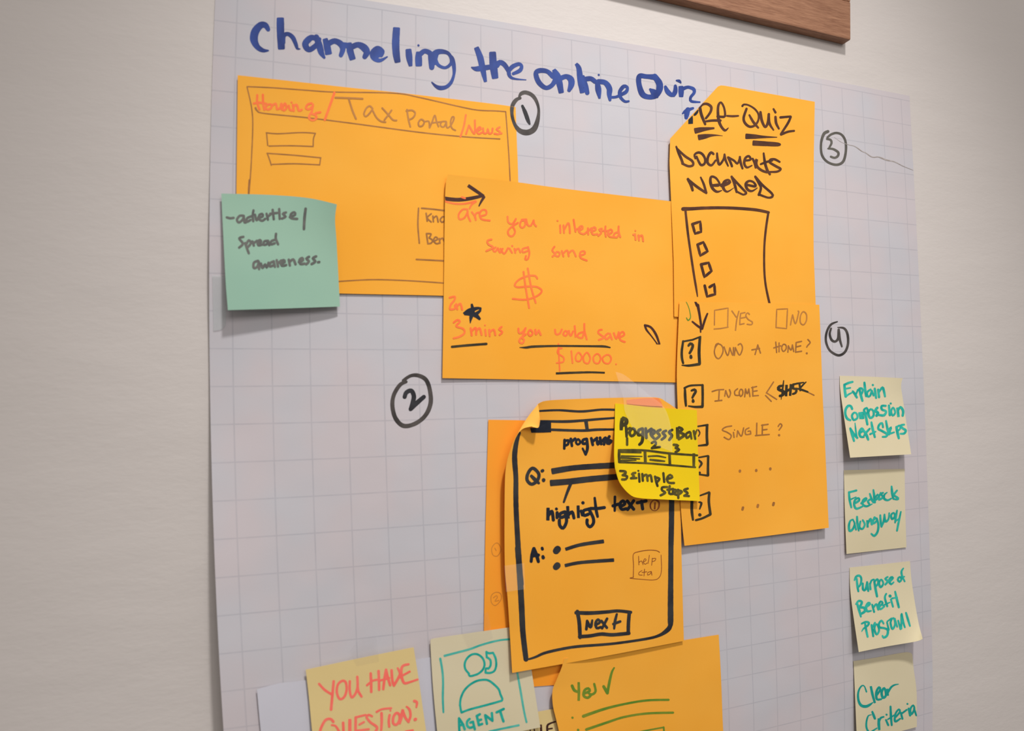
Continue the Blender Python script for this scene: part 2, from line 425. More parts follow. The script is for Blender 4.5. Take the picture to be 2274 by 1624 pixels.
bar('backing_panel', -FW+RW, -RW, RW, FH-RW, .004, M['panel'], bev=.0003)

# ------------------------------------------------------------------ notes, lowest first.  heights are metres off the chart
mm = .001
sheet('note_paper', 'white', M['white'], [(570.5, 1531.5), (626, 1517), (679, 1511), (923, 1466), (1060, 1443)], [(592, 1740), (1085, 1650)],
      [(570.5, 1531.5), (579, 1624), (592, 1740)], [(1060, 1443), (1085, 1650)], lambda s, t: mm*3*(1-s)**3, label='plain white sheet of paper behind the pale yellow question note', cat='paper', base=.5*mm)
sheet('sticky_note', 'n1', M['orange'], [(528, 167), (655, 181), (780, 195), (855, 202.5), (930, 211), (1098, 231), (1145, 238)], [(522, 646), (755, 652), (985, 657), (1157, 663)],
      [(528, 167), (526.5, 300), (525, 430), (522, 646)], [(1145, 238), (1148, 320), (1151, 404), (1157, 663)],
      lambda s, t: mm*(1.6*(1-s)**6+.8*t**5+.6*math.sin(math.pi*s)*math.sin(math.pi*t)), label='large orange note headed Tax Portal, partly covered by the green note', base=.5*mm)
sheet('sticky_note', 'n6', M['orange_deep'], [(1084.5, 932.5), (1170, 934), (1440, 941)], [(1073, 1535), (1185, 1525.5), (1230, 1522), (1460, 1503)],
      [(1084.5, 932.5), (1080, 1100), (1076.5, 1266), (1073, 1535)], [(1440, 941), (1460, 1503)], lambda s, t: mm*.5*(1-s)**4, label='orange note mostly hidden behind the phone screen sketch, with small circled numbers', base=.5*mm)
sheet('sticky_note', 'n7', M['orange'], [(1253, 1463), (1400, 1441), (1596, 1410)], [(1262, 1715), (1612, 1700)],
      [(1253, 1463), (1247, 1484), (1235, 1513), (1227, 1534), (1228, 1568), (1238, 1610), (1262, 1715)], [(1596, 1410), (1601, 1500), (1606, 1624), (1612, 1700)],
      lambda s, t: mm*4.5*(1-s)**5, label='orange note with a green word Yes and tick at the bottom', base=1.0*mm)
sheet('sticky_note', 'ne', M['pale_yellow'], [(1085, 1602), (1198, 1580.5), (1240, 1573)], [(1105, 1745), (1262, 1722)], [(1085, 1602), (1105, 1745)], [(1240, 1573), (1246, 1624), (1262, 1722)],
      lambda s, t: 0, n=14, label='pale yellow note with dark brown capitals, under the agent note', base=1.9*mm)
sheet('sticky_note', 'agent', M['cream'], [(955.8, 1423), (960, 1419), (1040, 1407), (1130, 1394), (1166, 1388)], [(975, 1664), (1161, 1624), (1200, 1616)],
      [(955.8, 1423), (956.5, 1445), (962, 1532), (970.7, 1624), (975, 1664)], [(1166, 1388), (1180.6, 1490), (1200, 1616)], lambda s, t: mm*(1.5*t*t), label='cream note with a teal drawing of an agent wearing a headset', base=2.4*mm)
sheet('sticky_note', 'have', M['pale_yellow'], [(679, 1487.8), (800, 1462), (918.5, 1438)], [(704, 1725), (962, 1705)],
      [(679, 1487.8), (686, 1550), (693, 1624), (704, 1725)], [(918.5, 1438), (930, 1510), (946.5, 1624), (962, 1705)], lambda s, t: mm*(2.5*t*t), label='pale yellow note with coral capitals You have question', base=4.2*mm)
sheet('sticky_note', 'n2', M['orange'], [(993.7, 387), (1135, 403), (1260, 420), (1489, 447), (1504, 449)], [(982.5, 840), (1230, 844.5), (1512, 850)],
      [(993.7, 387), (989, 420), (987, 520), (986, 610), (982.5, 840)], [(1504, 449), (1508, 650), (1512, 850)],
      lambda s, t: mm*(1.1*(1-s)**5+2.6*(1-t)**5*(1-s*.5)), label='large orange note asking are you interested in saving some, with a big dollar sign', base=1.3*mm)
sheet('sticky_note', 'n3', M['orange'], [(1488.4, 307.7), (1596.8, 189.5), (1607, 190), (1809.4, 226)], [(1497.3, 703.5), (1813, 722)],
      [(1488.4, 307.7), (1486.8, 360), (1492, 484), (1496, 580), (1497.3, 703.5)], [(1809.4, 226), (1807.4, 340), (1806.4, 480), (1807, 560), (1811.4, 676), (1813, 722)],
      lambda s, t: mm*(1.4*(1-s)**6*(1-.5*t)), n=48, smooth=False, label='tall orange note with a folded corner, headed Pre-Quiz Documents Needed', base=2.0*mm)
sheet('sticky_note', 'n4', M['orange'], [(1509, 670), (1650, 672), (1819.4, 677)], [(1520, 1212.5), (1585, 1205), (1700, 1191), (1840.5, 1172.5)],
      [(1509, 670), (1506, 740), (1503, 830), (1505, 907), (1511, 1112), (1520, 1212.5)], [(1819.4, 677), (1822, 740), (1827, 880), (1831, 959), (1840.5, 1172.5)],
      lambda s, t: mm*(1.4*(1-s)**7+4.0*t**5*(.25+.75*s)), n=36, label='long orange note with Yes and No boxes and a column of question mark boxes', base=2.7*mm)
sheet('sticky_note', 'n5', M['orange'], [(1195, 897.5), (1215, 890), (1290, 886), (1365, 883.7), (1455, 883), (1478, 892), (1505, 910)], [(1137.5, 1495), (1310, 1464), (1518.7, 1424)],
      [(1195, 897.5), (1150, 962), (1137, 990), (1125, 1030), (1121, 1085), (1121, 1250), (1128, 1340), (1137.5, 1495)], [(1505, 910), (1511, 1112), (1513.7, 1240), (1518.7, 1424)],
      lambda s, t: mm*(5.5*(1-s)**6*(.35+.65*math.sin(math.pi*min(1, t+.15)))+3.5*(1-s)**2*(1-t)**4+2.5*t**6*(1-s)), n=48, label='orange note with a thick black phone screen sketch and a Next button', base=3.2*mm)
fl = sheet('folded_corner', 'flap', M['orange_lit'], [(1195, 898), (1197, 912), (1199, 935)], [(1150, 963), (1162, 952), (1180, 947)],
      [(1195, 898), (1176, 921), (1160, 945), (1150, 963)], [(1199, 935), (1196.5, 949), (1190, 950), (1180, 947)], lambda s, t: mm*(7.5+4*s**1.5), n=14, base=3.4*mm, parent=SHEETS['n5'][0])
fl['label'] = 'curled over corner of the phone sketch note showing its back, with caught light in the colour'
M['salmon'] = paper('taped_orange_fold', rgb(240, 132, 72), tint=rgb(244, 150, 88))
ff = sheet('taped_fold', 'fold', M['salmon'], [(1392, 888.5), (1430, 884.6), (1462, 884.2)], [(1392, 897), (1432, 901), (1472, 903)], [(1392, 888.5), (1392, 897)], [(1462, 884.2), (1468, 892), (1472, 903)], lambda s, t: 0, n=10, base=3.9*mm, parent=SHEETS['n5'][0])
ff['label'] = 'reddish folded corner of the phone sketch note under clear tape'
sheet('sticky_note', 'yellow', M['yellow'], [(1366, 896), (1410, 901), (1450, 905), (1547.5, 911)], [(1366, 1040), (1376, 1072), (1398, 1098), (1420, 1106.5), (1480, 1110), (1554, 1113)],
      [(1366, 896), (1365, 960), (1364, 1010), (1366, 1040)], [(1547.5, 911), (1550, 1000), (1554, 1113)],
      lambda s, t: mm*(13*max(0, (1-s)*.75+t*.75-.62)**2.0+4*t**3), n=40, label='bright yellow note reading Progress Bar, overlapping two orange notes', base=4.2*mm)
sheet('sticky_note', 'green', M['green'], [(491.5, 430), (600, 433), (685, 440), (748, 454)], [(506, 689), (640, 685), (755, 681)],
      [(491.5, 430), (495, 507), (501, 625), (506, 689)], [(748, 454), (744, 487), (747.5, 540), (755, 681)],
      lambda s, t: mm*(6.5*t**1.6*(1-s)**.7+6*s**3*(1-t)**2.2+1.0*t), n=36, label='green square note reading advertise, spread awareness', base=3.6*mm)
sheet('sticky_note', 'explain', M['cream'], [(1864.9, 834.7), (1935, 837), (2004.8, 840.2)], [(1888, 1016.8), (1955, 1013), (2023.5, 1009.3)],
      [(1864.9, 834.7), (1866, 865), (1872, 910), (1888, 1016.8)], [(2004.8, 840.2), (2001, 856), (2005, 887), (2023.5, 1009.3)],
      lambda s, t: mm*(10.5*t**1.5+4*s**3*(1-t)**3), label='cream note in teal reading Explain Compassion Next Steps, top of the right column', base=.5*mm)
sheet('sticky_note', 'feedback', M['cream'], [(1874.2, 1044.7), (1940, 1043), (2008.9, 1041.7)], [(1879.9, 1230.7), (1950, 1223), (2013, 1216)],
      [(1874.2, 1044.7), (1876, 1130), (1879.9, 1230.7)], [(2008.9, 1041.7), (2010, 1120), (2013, 1216)], lambda s, t: mm*(1.8*(1-s)**3*t+.8*t), label='cream note in teal reading Feedback Along Way, in the right column', base=.5*mm)
sheet('sticky_note', 'purpose', M['cream'], [(1886.9, 1261), (1955, 1254), (2020.8, 1246.6)], [(1907, 1448.7), (1965, 1437), (2034, 1425), (2049, 1419)],
      [(1886.9, 1261), (1889.6, 1325), (1907, 1448.7)], [(2020.8, 1246.6), (2025, 1295), (2038.5, 1377), (2049, 1419)],
      lambda s, t: mm*(9.5*t**1.6+7*s**5*t**6), label='cream note in teal reading Purpose of Benefit Program, in the right column', base=.5*mm)
sheet('sticky_note', 'clear', M['cream'], [(1895.2, 1469), (1950, 1460), (2013, 1449), (2026, 1454)], [(1904, 1648), (1998, 1625), (2036, 1615)],
      [(1895.2, 1469), (1897, 1501), (1902, 1620), (1904, 1648)], [(2026, 1454), (2029, 1486), (2035.5, 1538), (2036, 1615)], lambda s, t: mm*(3.0*(1-s)**3*t+1.5*t), label='cream note in teal reading Clear Criteria, bottom of the right column', base=.5*mm)

# ------------------------------------------------------------------ clear tape
def tapemat(name, alpha, col=(1, 1, 1, 1), rough=.35):
    m, N, L, b = newmat(name); b.inputs['Base Color'].default_value = col; b.inputs['Alpha'].default_value = alpha; b.inputs['Roughness'].default_value = rough
    nz = N.new('ShaderNodeTexNoise'); nz.inputs['Scale'].default_value = 60; b1 = N.new('ShaderNodeBump'); b1.inputs['Strength'].default_value = .5; b1.inputs['Distance'].default_value = .001
    L.new(nz.outputs['Fac'], b1.inputs['Height']); L.new(b1.outputs[0], b.inputs['Normal']); return m
M['tape'] = tapemat('clear_tape', .045, rough=.5); M['tape2'] = tapemat('matte_tape', .3, rgb(225, 228, 228)); M['tape3'] = tapemat('faint_tape', .03, rgb(180, 170, 168))
z = lambda s, t: 0
sheet('clear_tape', 't1', M['tape'], [(1367, 826), (1385, 832), (1412, 852)], [(1405, 951), (1450, 985), (1493, 1004)], [(1367, 826), (1383, 880), (1388, 915), (1405, 951)], [(1412, 852), (1440, 876), (1475, 905), (1490, 950), (1493, 1004)],
      lambda s, t: mm*(.3+1.2*math.sin(math.pi*t)*max(0, 1-abs(s-.3)*3)+t*1.0), n=20, label='crinkled clear tape running down onto the bright yellow note', cat='tape', thick=.00003, base=4.6*mm)
sheet('clear_tape', 't2', M['tape2'], [(471.5, 612), (503, 612)], [(474, 735), (492, 732), (501, 722)], [(471.5, 612), (473, 680), (474, 735)], [(503, 612), (502, 680), (501, 722)], z, n=10, label='matte tape strip at the left edge of the chart, under the green note', cat='tape', thick=.00003, base=.7*mm)
sheet('clear_tape', 't3', M['tape3'], [(776, 1447), (800, 1421), (836, 1413)], [(792, 1480), (842, 1470)], [(776, 1447), (792, 1480)], [(836, 1413), (842, 1470)], z, n=10, label='faint tape holding the top of the coral lettered note', cat='tape', thick=.00003, base=4.6*mm)
sheet('clear_tape', 't4', M['tape3'], [(1022, 1398), (1060, 1380), (1083, 1358)], [(1040, 1440), (1095, 1418)], [(1022, 1398), (1040, 1440)], [(1083, 1358), (1095, 1418)], z, n=10, label='faint tape holding the top of the agent note', cat='tape', thick=.00003, base=3.4*mm)
sheet('clear_tape', 't5', M['tape'], [(1120, 1257), (1164, 1251)], [(1124, 1315), (1166, 1309)], [(1120, 1257), (1124, 1315)], [(1164, 1251), (1166, 1309)], z, n=10, label='clear tape across the left edge of the phone sketch note', cat='tape', thick=.00003, base=8.2*mm)

# ------------------------------------------------------------------ writing.  crops are (x, y, scale) windows on the photograph
A_ = (530, 20, 4.0); B_ = (1030, 20, 4.0); C_ = (1470, 160, 5.0088); D_ = (460, 400, 4.0); E_ = (960, 360, 4.0); F_ = (960, 560, 4.0)
G_ = (1460, 440, 5.0088); H_ = (1480, 640, 5.0088); I_ = (1360, 880, 4.0); J_ = (1040, 860, 4.0); K_ = (1060, 1218, 4.0)
L_ = (560, 1340, 5.718); M_ = (920, 1340, 5.718); N1 = (1820, 820, 6.6824); N2 = (1820, 1020, 6.6824); N3 = (1820, 1220, 6.6824); N4 = (1820, 1381, 6.6824)
R2 = (440, 700, 4.0607); R4 = (1700, 150, 4.0607)

T('title_word', 'pad', 'blue', A_, 50, '''
262,182,38 238,146,52 195,145,62 148,200,72 136,270,70 165,335,52 215,368,38 262,370,16
f 370,85,66 372,200,68 380,352,62; 395,300,40 400,240,40 435,222,38 478,250,40 505,305,36 522,352,24 545,355,10
700,270,40 645,255,52 592,310,60 625,362,50 690,320,44 715,270,40; 690,250,50 715,320,60 735,390,50 760,432,24
f 768,268,46 785,330,60 798,398,62; 795,310,50 850,285,50 905,310,56 925,355,50 908,412,38
930,320,50 965,325,50; f 980,305,48 990,370,60 1012,445,56; 1010,335,50 1062,318,52 1115,345,66 1138,385,60 1120,425,44
1265,410,40 1282,375,30 1235,350,46 1192,388,52 1200,435,46 1255,458,34 1320,425,12; 1235,370,70 1235,405,60
f 1402,172,64 1395,300,66 1400,400,64 1412,470,54
f 1508,362,52 1515,430,58 1527,505,34; 1597,324,20
f 1598,385,46 1598,440,62 1600,502,58; 1610,405,44 1650,375,44 1700,395,48 1712,450,58 1715,520,46
1735,470,60 1738,415,70 1775,380,50 1850,388,34 1885,430,30 1885,485,30 1835,522,26 1775,500,30 1745,450,40
1868,402,16 1895,440,38 1912,510,36 1912,580,26 1888,650,30 1845,692,34 1790,702,40 1750,685,28 1716,652,12
''', 'blue marker title word Channeling')
T('title_word', 'pad', 'blue', B_, 50, '''
f 112,345,44 145,430,56 165,520,54 192,645,30; 70,520,14 110,532,44 170,525,48 240,515,44
f 255,388,60 262,500,68 278,612,58; 290,500,54 320,475,46 355,490,44 385,530,40 405,575,30
440,575,28 500,545,36 512,505,30 485,490,34 430,515,40 398,560,34 415,605,28 460,622,18 552,630,8
''', 'blue marker title word the')
T('title_word', 'pad', 'blue', B_, 50, '''
790,600,42 740,555,40 670,548,44 640,575,44 665,650,46 725,700,40 780,680,40 812,625,44 790,595,40
f 800,542,36 832,600,62 850,665,58 865,742,46; 862,615,44 910,600,44 950,625,56 955,670,56 935,722,34
f 998,488,28 1022,530,46 1035,640,52 1052,742,42; 1062,600,24 1080,680,46 1096,745,40; 1198,586,18
1085,622,44 1130,620,44 1165,645,40; f 1185,660,40 1195,720,54 1205,795,20; 1195,645,44 1255,655,46 1292,705,52 1292,760,44 1298,808,26
1295,785,24 1350,782,24 1395,762,30 1442,735,32 1452,698,26 1420,688,34 1385,735,34 1392,785,28 1430,822,24 1464,820,18
''', 'blue marker title word online')
T('title_word', 'pad', 'blue', B_, 44, '''
1690,605,50 1620,600,40 1560,598,46 1555,665,46 1585,755,52 1640,782,44 1700,770,50 1735,720,58 1735,660,60 1695,600,50
1655,715,22 1690,745,60 1715,778,30
1790,692,26 1810,735,44 1850,765,36 1875,730,36 1878,685,28; 1880,700,34 1880,740,34 1865,770,24
1888,636,14 1912,640,28 1926,655,14; f 1928,690,44 1930,735,50 1930,778,40; 1945,710,34 1990,695,30 2040,712,32 2045,745,28 2015,785,26 2020,820,26 2095,828,16
''', 'blue marker title word Quiz')
T('stray_letter', 'pad', 'blue', B_, 30, '''
1942,930,12 1975,905,34 2035,882,22; 1990,895,44 1980,935,46 1975,965,34
''', 'blue letter stub beside the folded corner')
RING1 = '''
500,792,26 465,808,34 432,860,36 428,940,30 450,1020,30 495,1080,42 560,1098,52 620,1070,50 652,1000,40 665,900,24 645,820,30 605,765,34 550,742,36 510,752,34 492,778,20
'''
T('circled_number', 'pad', 'gray', B_, 28, RING1, 'black ring around the number one')
T('ring_overlap', 'n1', 'gray', B_, 28, RING1, 'part of the black ring that crosses onto the orange note')
T('numeral', 'pad', 'black', B_, 28, '520,862,24 545,920,36 570,990,34 584,1022,18', 'number one')
T('stray_letter', 'n3', 'navy', C_, 30, '# 292,532 340,482 345,520 345,576 292,580', 'navy stem of the stray letter on the folded corner')
T('stray_letter', 'n3', 'navy', C_, 30, '# 352,468 400,416 408,425 402,455 378,484 350,490', 'navy bowl of the stray letter on the folded corner')
T('circled_number', 'pad', 'gray', R2, 34, '''
1875,602,28 1820,630,36 1765,720,36 1752,820,38 1780,930,40 1850,998,40 1950,982,38 2045,910,38 2095,800,40 2090,680,38 2055,585,38 1985,545,36 1915,548,30 1850,590,28
''', 'black ring around the number two')
T('numeral', 'pad', 'black', R2, 38, '1862,738,38 1878,698,40 1922,682,40 1945,730,42 1935,790,40 1915,850,34; 2035,738,38 1975,790,42 1918,845,40', 'number two')
T('circled_number', 'pad', 'graygreen', C_, 26, '''
1845,662,34 1800,690,34 1770,790,28 1778,920,28 1840,1000,26 1940,1032,28 2015,995,30 2045,880,28 2040,770,26 2000,700,26 1940,678,26 1880,695,26 1840,728,24
''', 'dark grey ring around the number three')
T('numeral', 'pad', 'graygreen', C_, 25, '1835,745,24 1875,755,26 1886,790,26 1862,838,22; 1848,852,20 1905,858,26 1960,895,28 1955,935,28 1920,955,26 1878,942,24', 'number three')
T('circled_number', 'pad', 'gray', H_, 26, '''
1900,374,14 1830,405,26 1785,480,26 1772,580,26 1800,670,26 1850,722,26 1920,748,28 1985,710,28 2018,620,28 2012,510,28 1975,448,26 1905,438,12
''', 'black ring around the number four')
T('numeral', 'pad', 'gray', H_, 26, '1830,450,22 1815,510,26 1835,575,28 1875,595,28 1908,560,28 1915,465,30; 1915,465,30 1925,560,30 1950,650,20', 'number four')
T('torn_crease', 'pad', 'crease', R4, 5, '''
620,630,2 680,672,3 745,696,5 805,712,7 870,757,8 900,768,8 945,800,9 975,810,9 1020,808,10 1090,835,12 1160,850,9 1240,890,6 1330,926,4
''', 'thin torn crease in the chart paper')

# ---- Tax Portal note
T('drawn_frame', 'n1', 'umber', A_, 11, '''
75,690 300,700 600,722 850,738 1380,748 1600,785 1950,865 2120,898 2272,905; 75,695 115,880 125,1050 110,1400 92,1640; 2272,905 2370,912
p 2372,912 2385,1080 2400,1300 2412,1535
150,880,18 165,905,14 230,928 600,965 1000,1015 1600,1095 2000,1135 2320,1155
245,1100 350,1108 560,1098 682,1105; 682,1105 665,1150 662,1220; 662,1222 460,1215 270,1218; 248,1100 258,1212
252,1282 500,1300 730,1322; 728,1325 720,1385; 720,1385 500,1375 300,1380; 255,1285 275,1340 290,1388
''', 'thin brown drawn page frame and two boxes')
T('drawn_frame', 'n1', 'umber', D_, 14, '''
1878,250 1872,400 1885,560
''', 'left side of the thin brown box')
T('drawn_frame', 'n1', 'umber', D_, 14, '375,0 370,60 368,126', 'lower left end of the drawn page frame')
T('drawn_frame', 'n1', 'umber', D_, 14, '1905,250 2000,258 2115,272', 'top of the thin brown box')
T('drawn_frame', 'n1', 'umber', D_, 14, '1858,705 2000,712 2115,718', 'short brown rule below the box')
T('drawn_frame', 'n1', 'umber', D_, 11, '1150,902 1450,885 1750,892 2110,915', 'bottom line of the drawn page frame')
T('handwriting', 'n1', 'umber', D_, 14, '''
1945,295 1955,365; 1990,300 1955,335 1990,372; 2005,320 2010,370; 2010,340 2038,320 2052,372; 2092,325 2070,350 2085,375 2112,355 2105,325
1948,475 1960,560; 1955,475 1990,480 1972,512; 1975,515 2002,535 1990,560 1960,565; 2008,545 2048,525 2030,505 2010,535 2035,565 2060,560; 2062,520 2068,560; 2068,530 2090,515 2108,550
''', 'partly hidden words in thin brown pen')
T('handwriting', 'n1', 'umber2', A_, 15, '''
860,788,17 980,792,17 1100,798,17; 978,798,17 1010,900,17 1042,975,17
1190,885 1165,862 1135,880 1113,930 1128,955 1160,930 1190,888; 1192,905 1225,965 1265,998 1305,1005
1275,880 1330,940 1370,985 1402,990; 1358,900 1330,940 1295,985
1495,895 1508,980 1525,1045; 1490,905 1540,900 1568,925 1550,965 1512,985
c 1620,980 1597,1010 1605,1042 1635,1035 1648,1000
1660,1000 1690,1000 1695,1055; 1697,1055 1720,1000 1742,945 1758,1000 1775,1045; 1718,1012 1800,1003
1842,1000 1805,1002 1792,1035 1822,1048 1845,1005; 1845,1005 1850,1055 1880,1040 1908,990 1912,960 1895,962 1882,1010 1895,1060 1925,1078
''', 'words Tax Portal in thin brown pen')
T('handwriting', 'n1', 'red', A_, 20, '''
165,765 165,830 185,892; 135,840 180,832 245,842; 215,762 218,840 228,895
c 262,850 238,875 258,895 288,880 292,850
305,855 330,840 340,890; 342,890 370,880 378,838 388,895; 385,895 410,838 425,880 402,902; 445,860 455,895 475,902; 470,830,16
490,905 482,852; 485,870 515,850 535,905 560,895; 648,838 612,850 598,882 625,892 660,862; 660,850 650,910 632,940 625,970 655,990 688,975 685,945 645,930; 685,925 725,918
850,745,22 810,860,22 765,985,22
''', 'word Housing and a slash in orange red marker')
T('handwriting', 'n1', 'red', B_, 17, '''
18,942 0,1040 -30,1135; 20,1110 45,1035; 45,1035 95,1108 98,990; 115,1085 150,1068 142,1048 115,1075 130,1110 165,1095; 170,1060 178,1105 205,1100 212,1065 225,1108 250,1098 255,1062; 318,1050 290,1070 322,1092 310,1112 272,1108; 310,1110 335,1105
''', 'slash and word News in orange red marker')

# ---- green note
T('handwriting', 'green', 'charcoal', D_, 22, '''
175,332 205,340 235,336
325,318 290,318 265,352 282,378 315,352 326,322; 326,322 332,378 350,372
392,322 355,340 352,372 385,355; 412,270 404,320 410,365
425,308 440,358 466,308; 458,338 495,322 488,300 462,315 462,348 490,362 515,345; 528,300 540,352; 540,325 570,300
582,265 592,348; 560,300 622,292; 640,258 645,344; 700,288 672,300 698,325 665,342; 735,330 782,308 775,286 745,302 745,338 800,345
875,255,24 865,340,26 860,435,24
322,505 285,518 318,565 285,600; 338,560 355,610 370,650; 345,575 370,535 388,562 362,595; 402,545 415,582; 415,560 442,540; 448,565 480,550 470,532 450,548 455,580 492,572; 542,540 508,545 502,575 530,570 542,545; 542,545 552,578; 598,532 568,545 565,572 600,562; 612,478 610,520 630,570
452,718 415,735 415,782 445,770 458,730; 458,725 462,790; 478,742 492,782 515,748 530,778 545,735; 592,722 560,738 558,768 588,758; 592,725 602,770; 618,712 630,768; 630,738 658,715; 655,745 690,728 680,710 656,728 665,762 702,755
725,708 735,758; 735,725 765,705 785,748; 815,728 852,712 845,692 820,710 828,745 865,742; 905,682 880,698 905,722 880,748; 968,678 938,695 962,722 928,746; 985,730 996,728
''', 'grey handwriting advertise spread awareness')

# ---- are you interested note
T('arrow', 'n2', 'darkbrown', E_, 34, 'f 112,325,36 220,335,34 330,325,34 445,300,26; f 320,210,30 390,258,30 455,302,26; 458,312,26 435,350,20 415,390,12', 'thick dark brown arrow pointing right')
T('arrow', 'n2', 'red', E_, 17, '113,350 200,370 290,370 385,348; 388,352 350,378 332,410; 262,312 290,322', 'thin orange red arrow under the dark one')
T('handwriting', 'n2', 'red', E_, 17, '''
312,420 270,422 235,465 242,508 285,495 315,440; 312,425 318,480 338,525; 352,445 380,485 386,515; 378,490 390,455 425,448; 425,482 478,465 475,428 440,428 420,465 440,508 510,520
668,485 675,535 710,550 738,512; 742,505 718,565 735,620 712,658 682,652 672,615 700,580 760,540; c 790,525 778,565 800,585 825,560 820,522; 795,512 835,510
835,515 848,560 875,565 900,518; 900,518 905,550 922,570
1135,562 1138,628; 1112,522,16; 1165,562 1170,628; 1172,600 1205,542 1218,570 1222,630; 1255,512 1272,618; 1275,600 1312,585; 1300,612 1335,590 1328,568 1305,580 1305,622 1345,640 1378,615
1382,588 1385,642; 1388,610 1412,588; 1412,618 1452,600 1440,578 1415,600 1425,642 1465,640; 1505,592 1482,600 1502,625 1475,655; 1538,572 1535,620 1542,662; 1512,610 1565,612
1560,642 1598,622 1585,598 1560,622 1572,660 1615,668; 1650,622 1618,635 1612,662 1640,670 1655,640; 1655,572 1655,620 1670,665
1800,640 1806,690; 1803,610,14; 1785,645 1795,648; 1830,650 1836,695; 1838,665 1862,650 1873,702
525,688 490,698 498,730 540,758 480,790; 562,758 538,780 558,798 582,765; 582,765 602,806 625,770; 605,770 638,815 672,765; 685,768 708,806; 710,746,18; 730,770 737,806; 740,785 765,768 782,802
842,760 802,772 805,802 845,790; 850,755 862,810 848,862 825,865 832,835
1085,752 1065,785 1088,815 1068,840; c 1105,798 1092,830 1120,838 1132,808; 1150,790 1165,838; 1165,810 1198,785 1212,836; 1212,810 1248,785 1275,838; 1308,832 1355,815 1348,792 1315,802 1318,850 1372,875
''', 'orange red line are you interested in saving some')
T('dollar_sign', 'n2', 'red', E_, 17, '''
932,1035 915,1012 850,1012 770,1045 732,1092 760,1112 850,1105 930,1110 972,1145 930,1190 830,1222 715,1215
810,975 830,1120 860,1295; 848,945 880,1120 918,1250
''', 'big orange red dollar sign')
T('star', 'n2', 'navy', E_, 20, '''
f 350,1262,20 358,1310,34 360,1350,40; 280,1342,16 330,1322,44 395,1300,28 428,1300,20; 425,1300,18 425,1320,22 385,1352,34; 290,1352,20 340,1350,36 385,1362,40 418,1392,26; 345,1375,34 340,1400,22 337,1430,8
''', 'solid navy star')
T('handwriting', 'n2', 'red', E_, 18, '''
155,1205 200,1196 195,1228 165,1265 158,1308 200,1302 202,1272; 212,1262 222,1308; 225,1275 250,1258 265,1310
190,1425 225,1402 245,1418 212,1458 275,1482 285,1520 240,1552 190,1565
340,1475 350,1540; 352,1500 385,1472 390,1532; 392,1500 420,1475 438,1535; 470,1490 476,1540; 468,1450,14; 505,1490 510,1545; 512,1510 545,1488 560,1536; 615,1465 592,1485 622,1510 598,1535
765,1480 770,1518 800,1512 828,1475; 828,1475 800,1555 815,1580 800,1610 775,1600 778,1572 830,1530; c 870,1490 850,1520 870,1545 892,1520; 915,1490 920,1532 945,1495; 945,1495 963,1535
1090,1490 1098,1530 1130,1525 1150,1488; c 1182,1500 1162,1530 1185,1545 1203,1515; 1212,1500 1228,1545 1250,1505; 1265,1458 1272,1552; 1340,1510 1300,1525 1290,1552 1330,1562 1345,1520; 1350,1438 1352,1500 1372,1575
1505,1490 1480,1495 1475,1520 1522,1558 1480,1580; 1562,1522 1535,1545 1545,1575 1578,1550; 1578,1525 1595,1575; 1612,1520 1635,1570 1655,1512; 1660,1560 1705,1535 1692,1508 1665,1530 1670,1580 1710,1598
''', 'orange red line in 3 mins you could save')
T('handwriting', 'n2', 'red', F_, 15, '''
1150,855 1118,862 1115,900 1165,935 1162,975 1105,985; 1120,815,13 1125,930,13 1132,1055,13; 1235,880 1240,930 1246,985
c 1300,892 1274,925 1280,965 1310,968 1328,930; c 1375,892 1342,930 1350,978 1385,988 1402,940; c 1458,905 1430,935 1440,980 1475,988 1495,945 1480,910; c 1550,912 1512,940 1525,980 1565,990 1588,955 1578,920; 1632,996,14
''', 'amount $10000 in orange red')
T('underline', 'n2', 'oliveblack', F_, 22, '175,842,22 320,828,22 480,816,22', 'black underline below 3 mins')
T('underline', 'n2', 'oliveblack', F_, 22, '776,848,6 835,848,20 900,840,22 1100,834,18 1400,836,18 1520,838,20 1578,848,12', 'long black underline below you could save')
T('underline', 'n2', 'oliveblack', F_, 22, 'f 1100,1078,20 1250,1072,20 1400,1068,18 1530,1072,16', 'black underline below the amount')
T('leaf_doodle', 'n2', 'darkbrown', E_, 18, '1888,1450,20 1902,1490,18 1945,1545,12 1995,1612,10; 1888,1450,20 1940,1468,20 1985,1530,22 2012,1600,18 2018,1614,14; 1990,1615,8 2022,1617,8', 'small dark brown leaf shaped doodle')

# ---- Pre-Quiz note
T('handwriting', 'n3', 'brown', C_, 30, '''
422,400,34 440,480,34 480,580,28; 420,395,28 450,362,28 500,355,30 545,385,32 545,430,30 520,475,28 488,515,26; 485,550,24 560,540,28 650,540,28
618,495,28 690,498,28 702,470,26 688,390,24 655,338,24 628,370,28 622,440,30 630,530,34 655,600,30 700,650,28 738,622,10
725,488,22 785,492,26 848,488,20
''', 'brown black word Pre with a dash')
T('handwriting', 'n3', 'brown', C_, 30, '''
895,378,26 910,362,22 960,368,20 1030,410,22 1072,470,22 1070,540,24 1030,595,26 975,608,28 925,570,30 908,510,30 940,410,28; 972,480,22 1015,555,30 1070,620,22
1095,448,30 1110,540,32 1148,612,28 1178,560,30 1188,470,30; 1188,470,26 1195,570,30 1240,645,18; 1262,500,28 1270,570,30 1300,630,22; 1240,412,22 1262,450,26
1318,505,28 1430,495,24; 1432,500,26 1400,570,28 1322,690,24; 1325,695,28 1400,665,26 1468,655,24
''', 'brown black word Quiz')
T('underline', 'n3', 'brown', C_, 50, '''
f 368,655,64 430,642,56 500,632,36 580,625,22
''', 'upper underline below Pre')
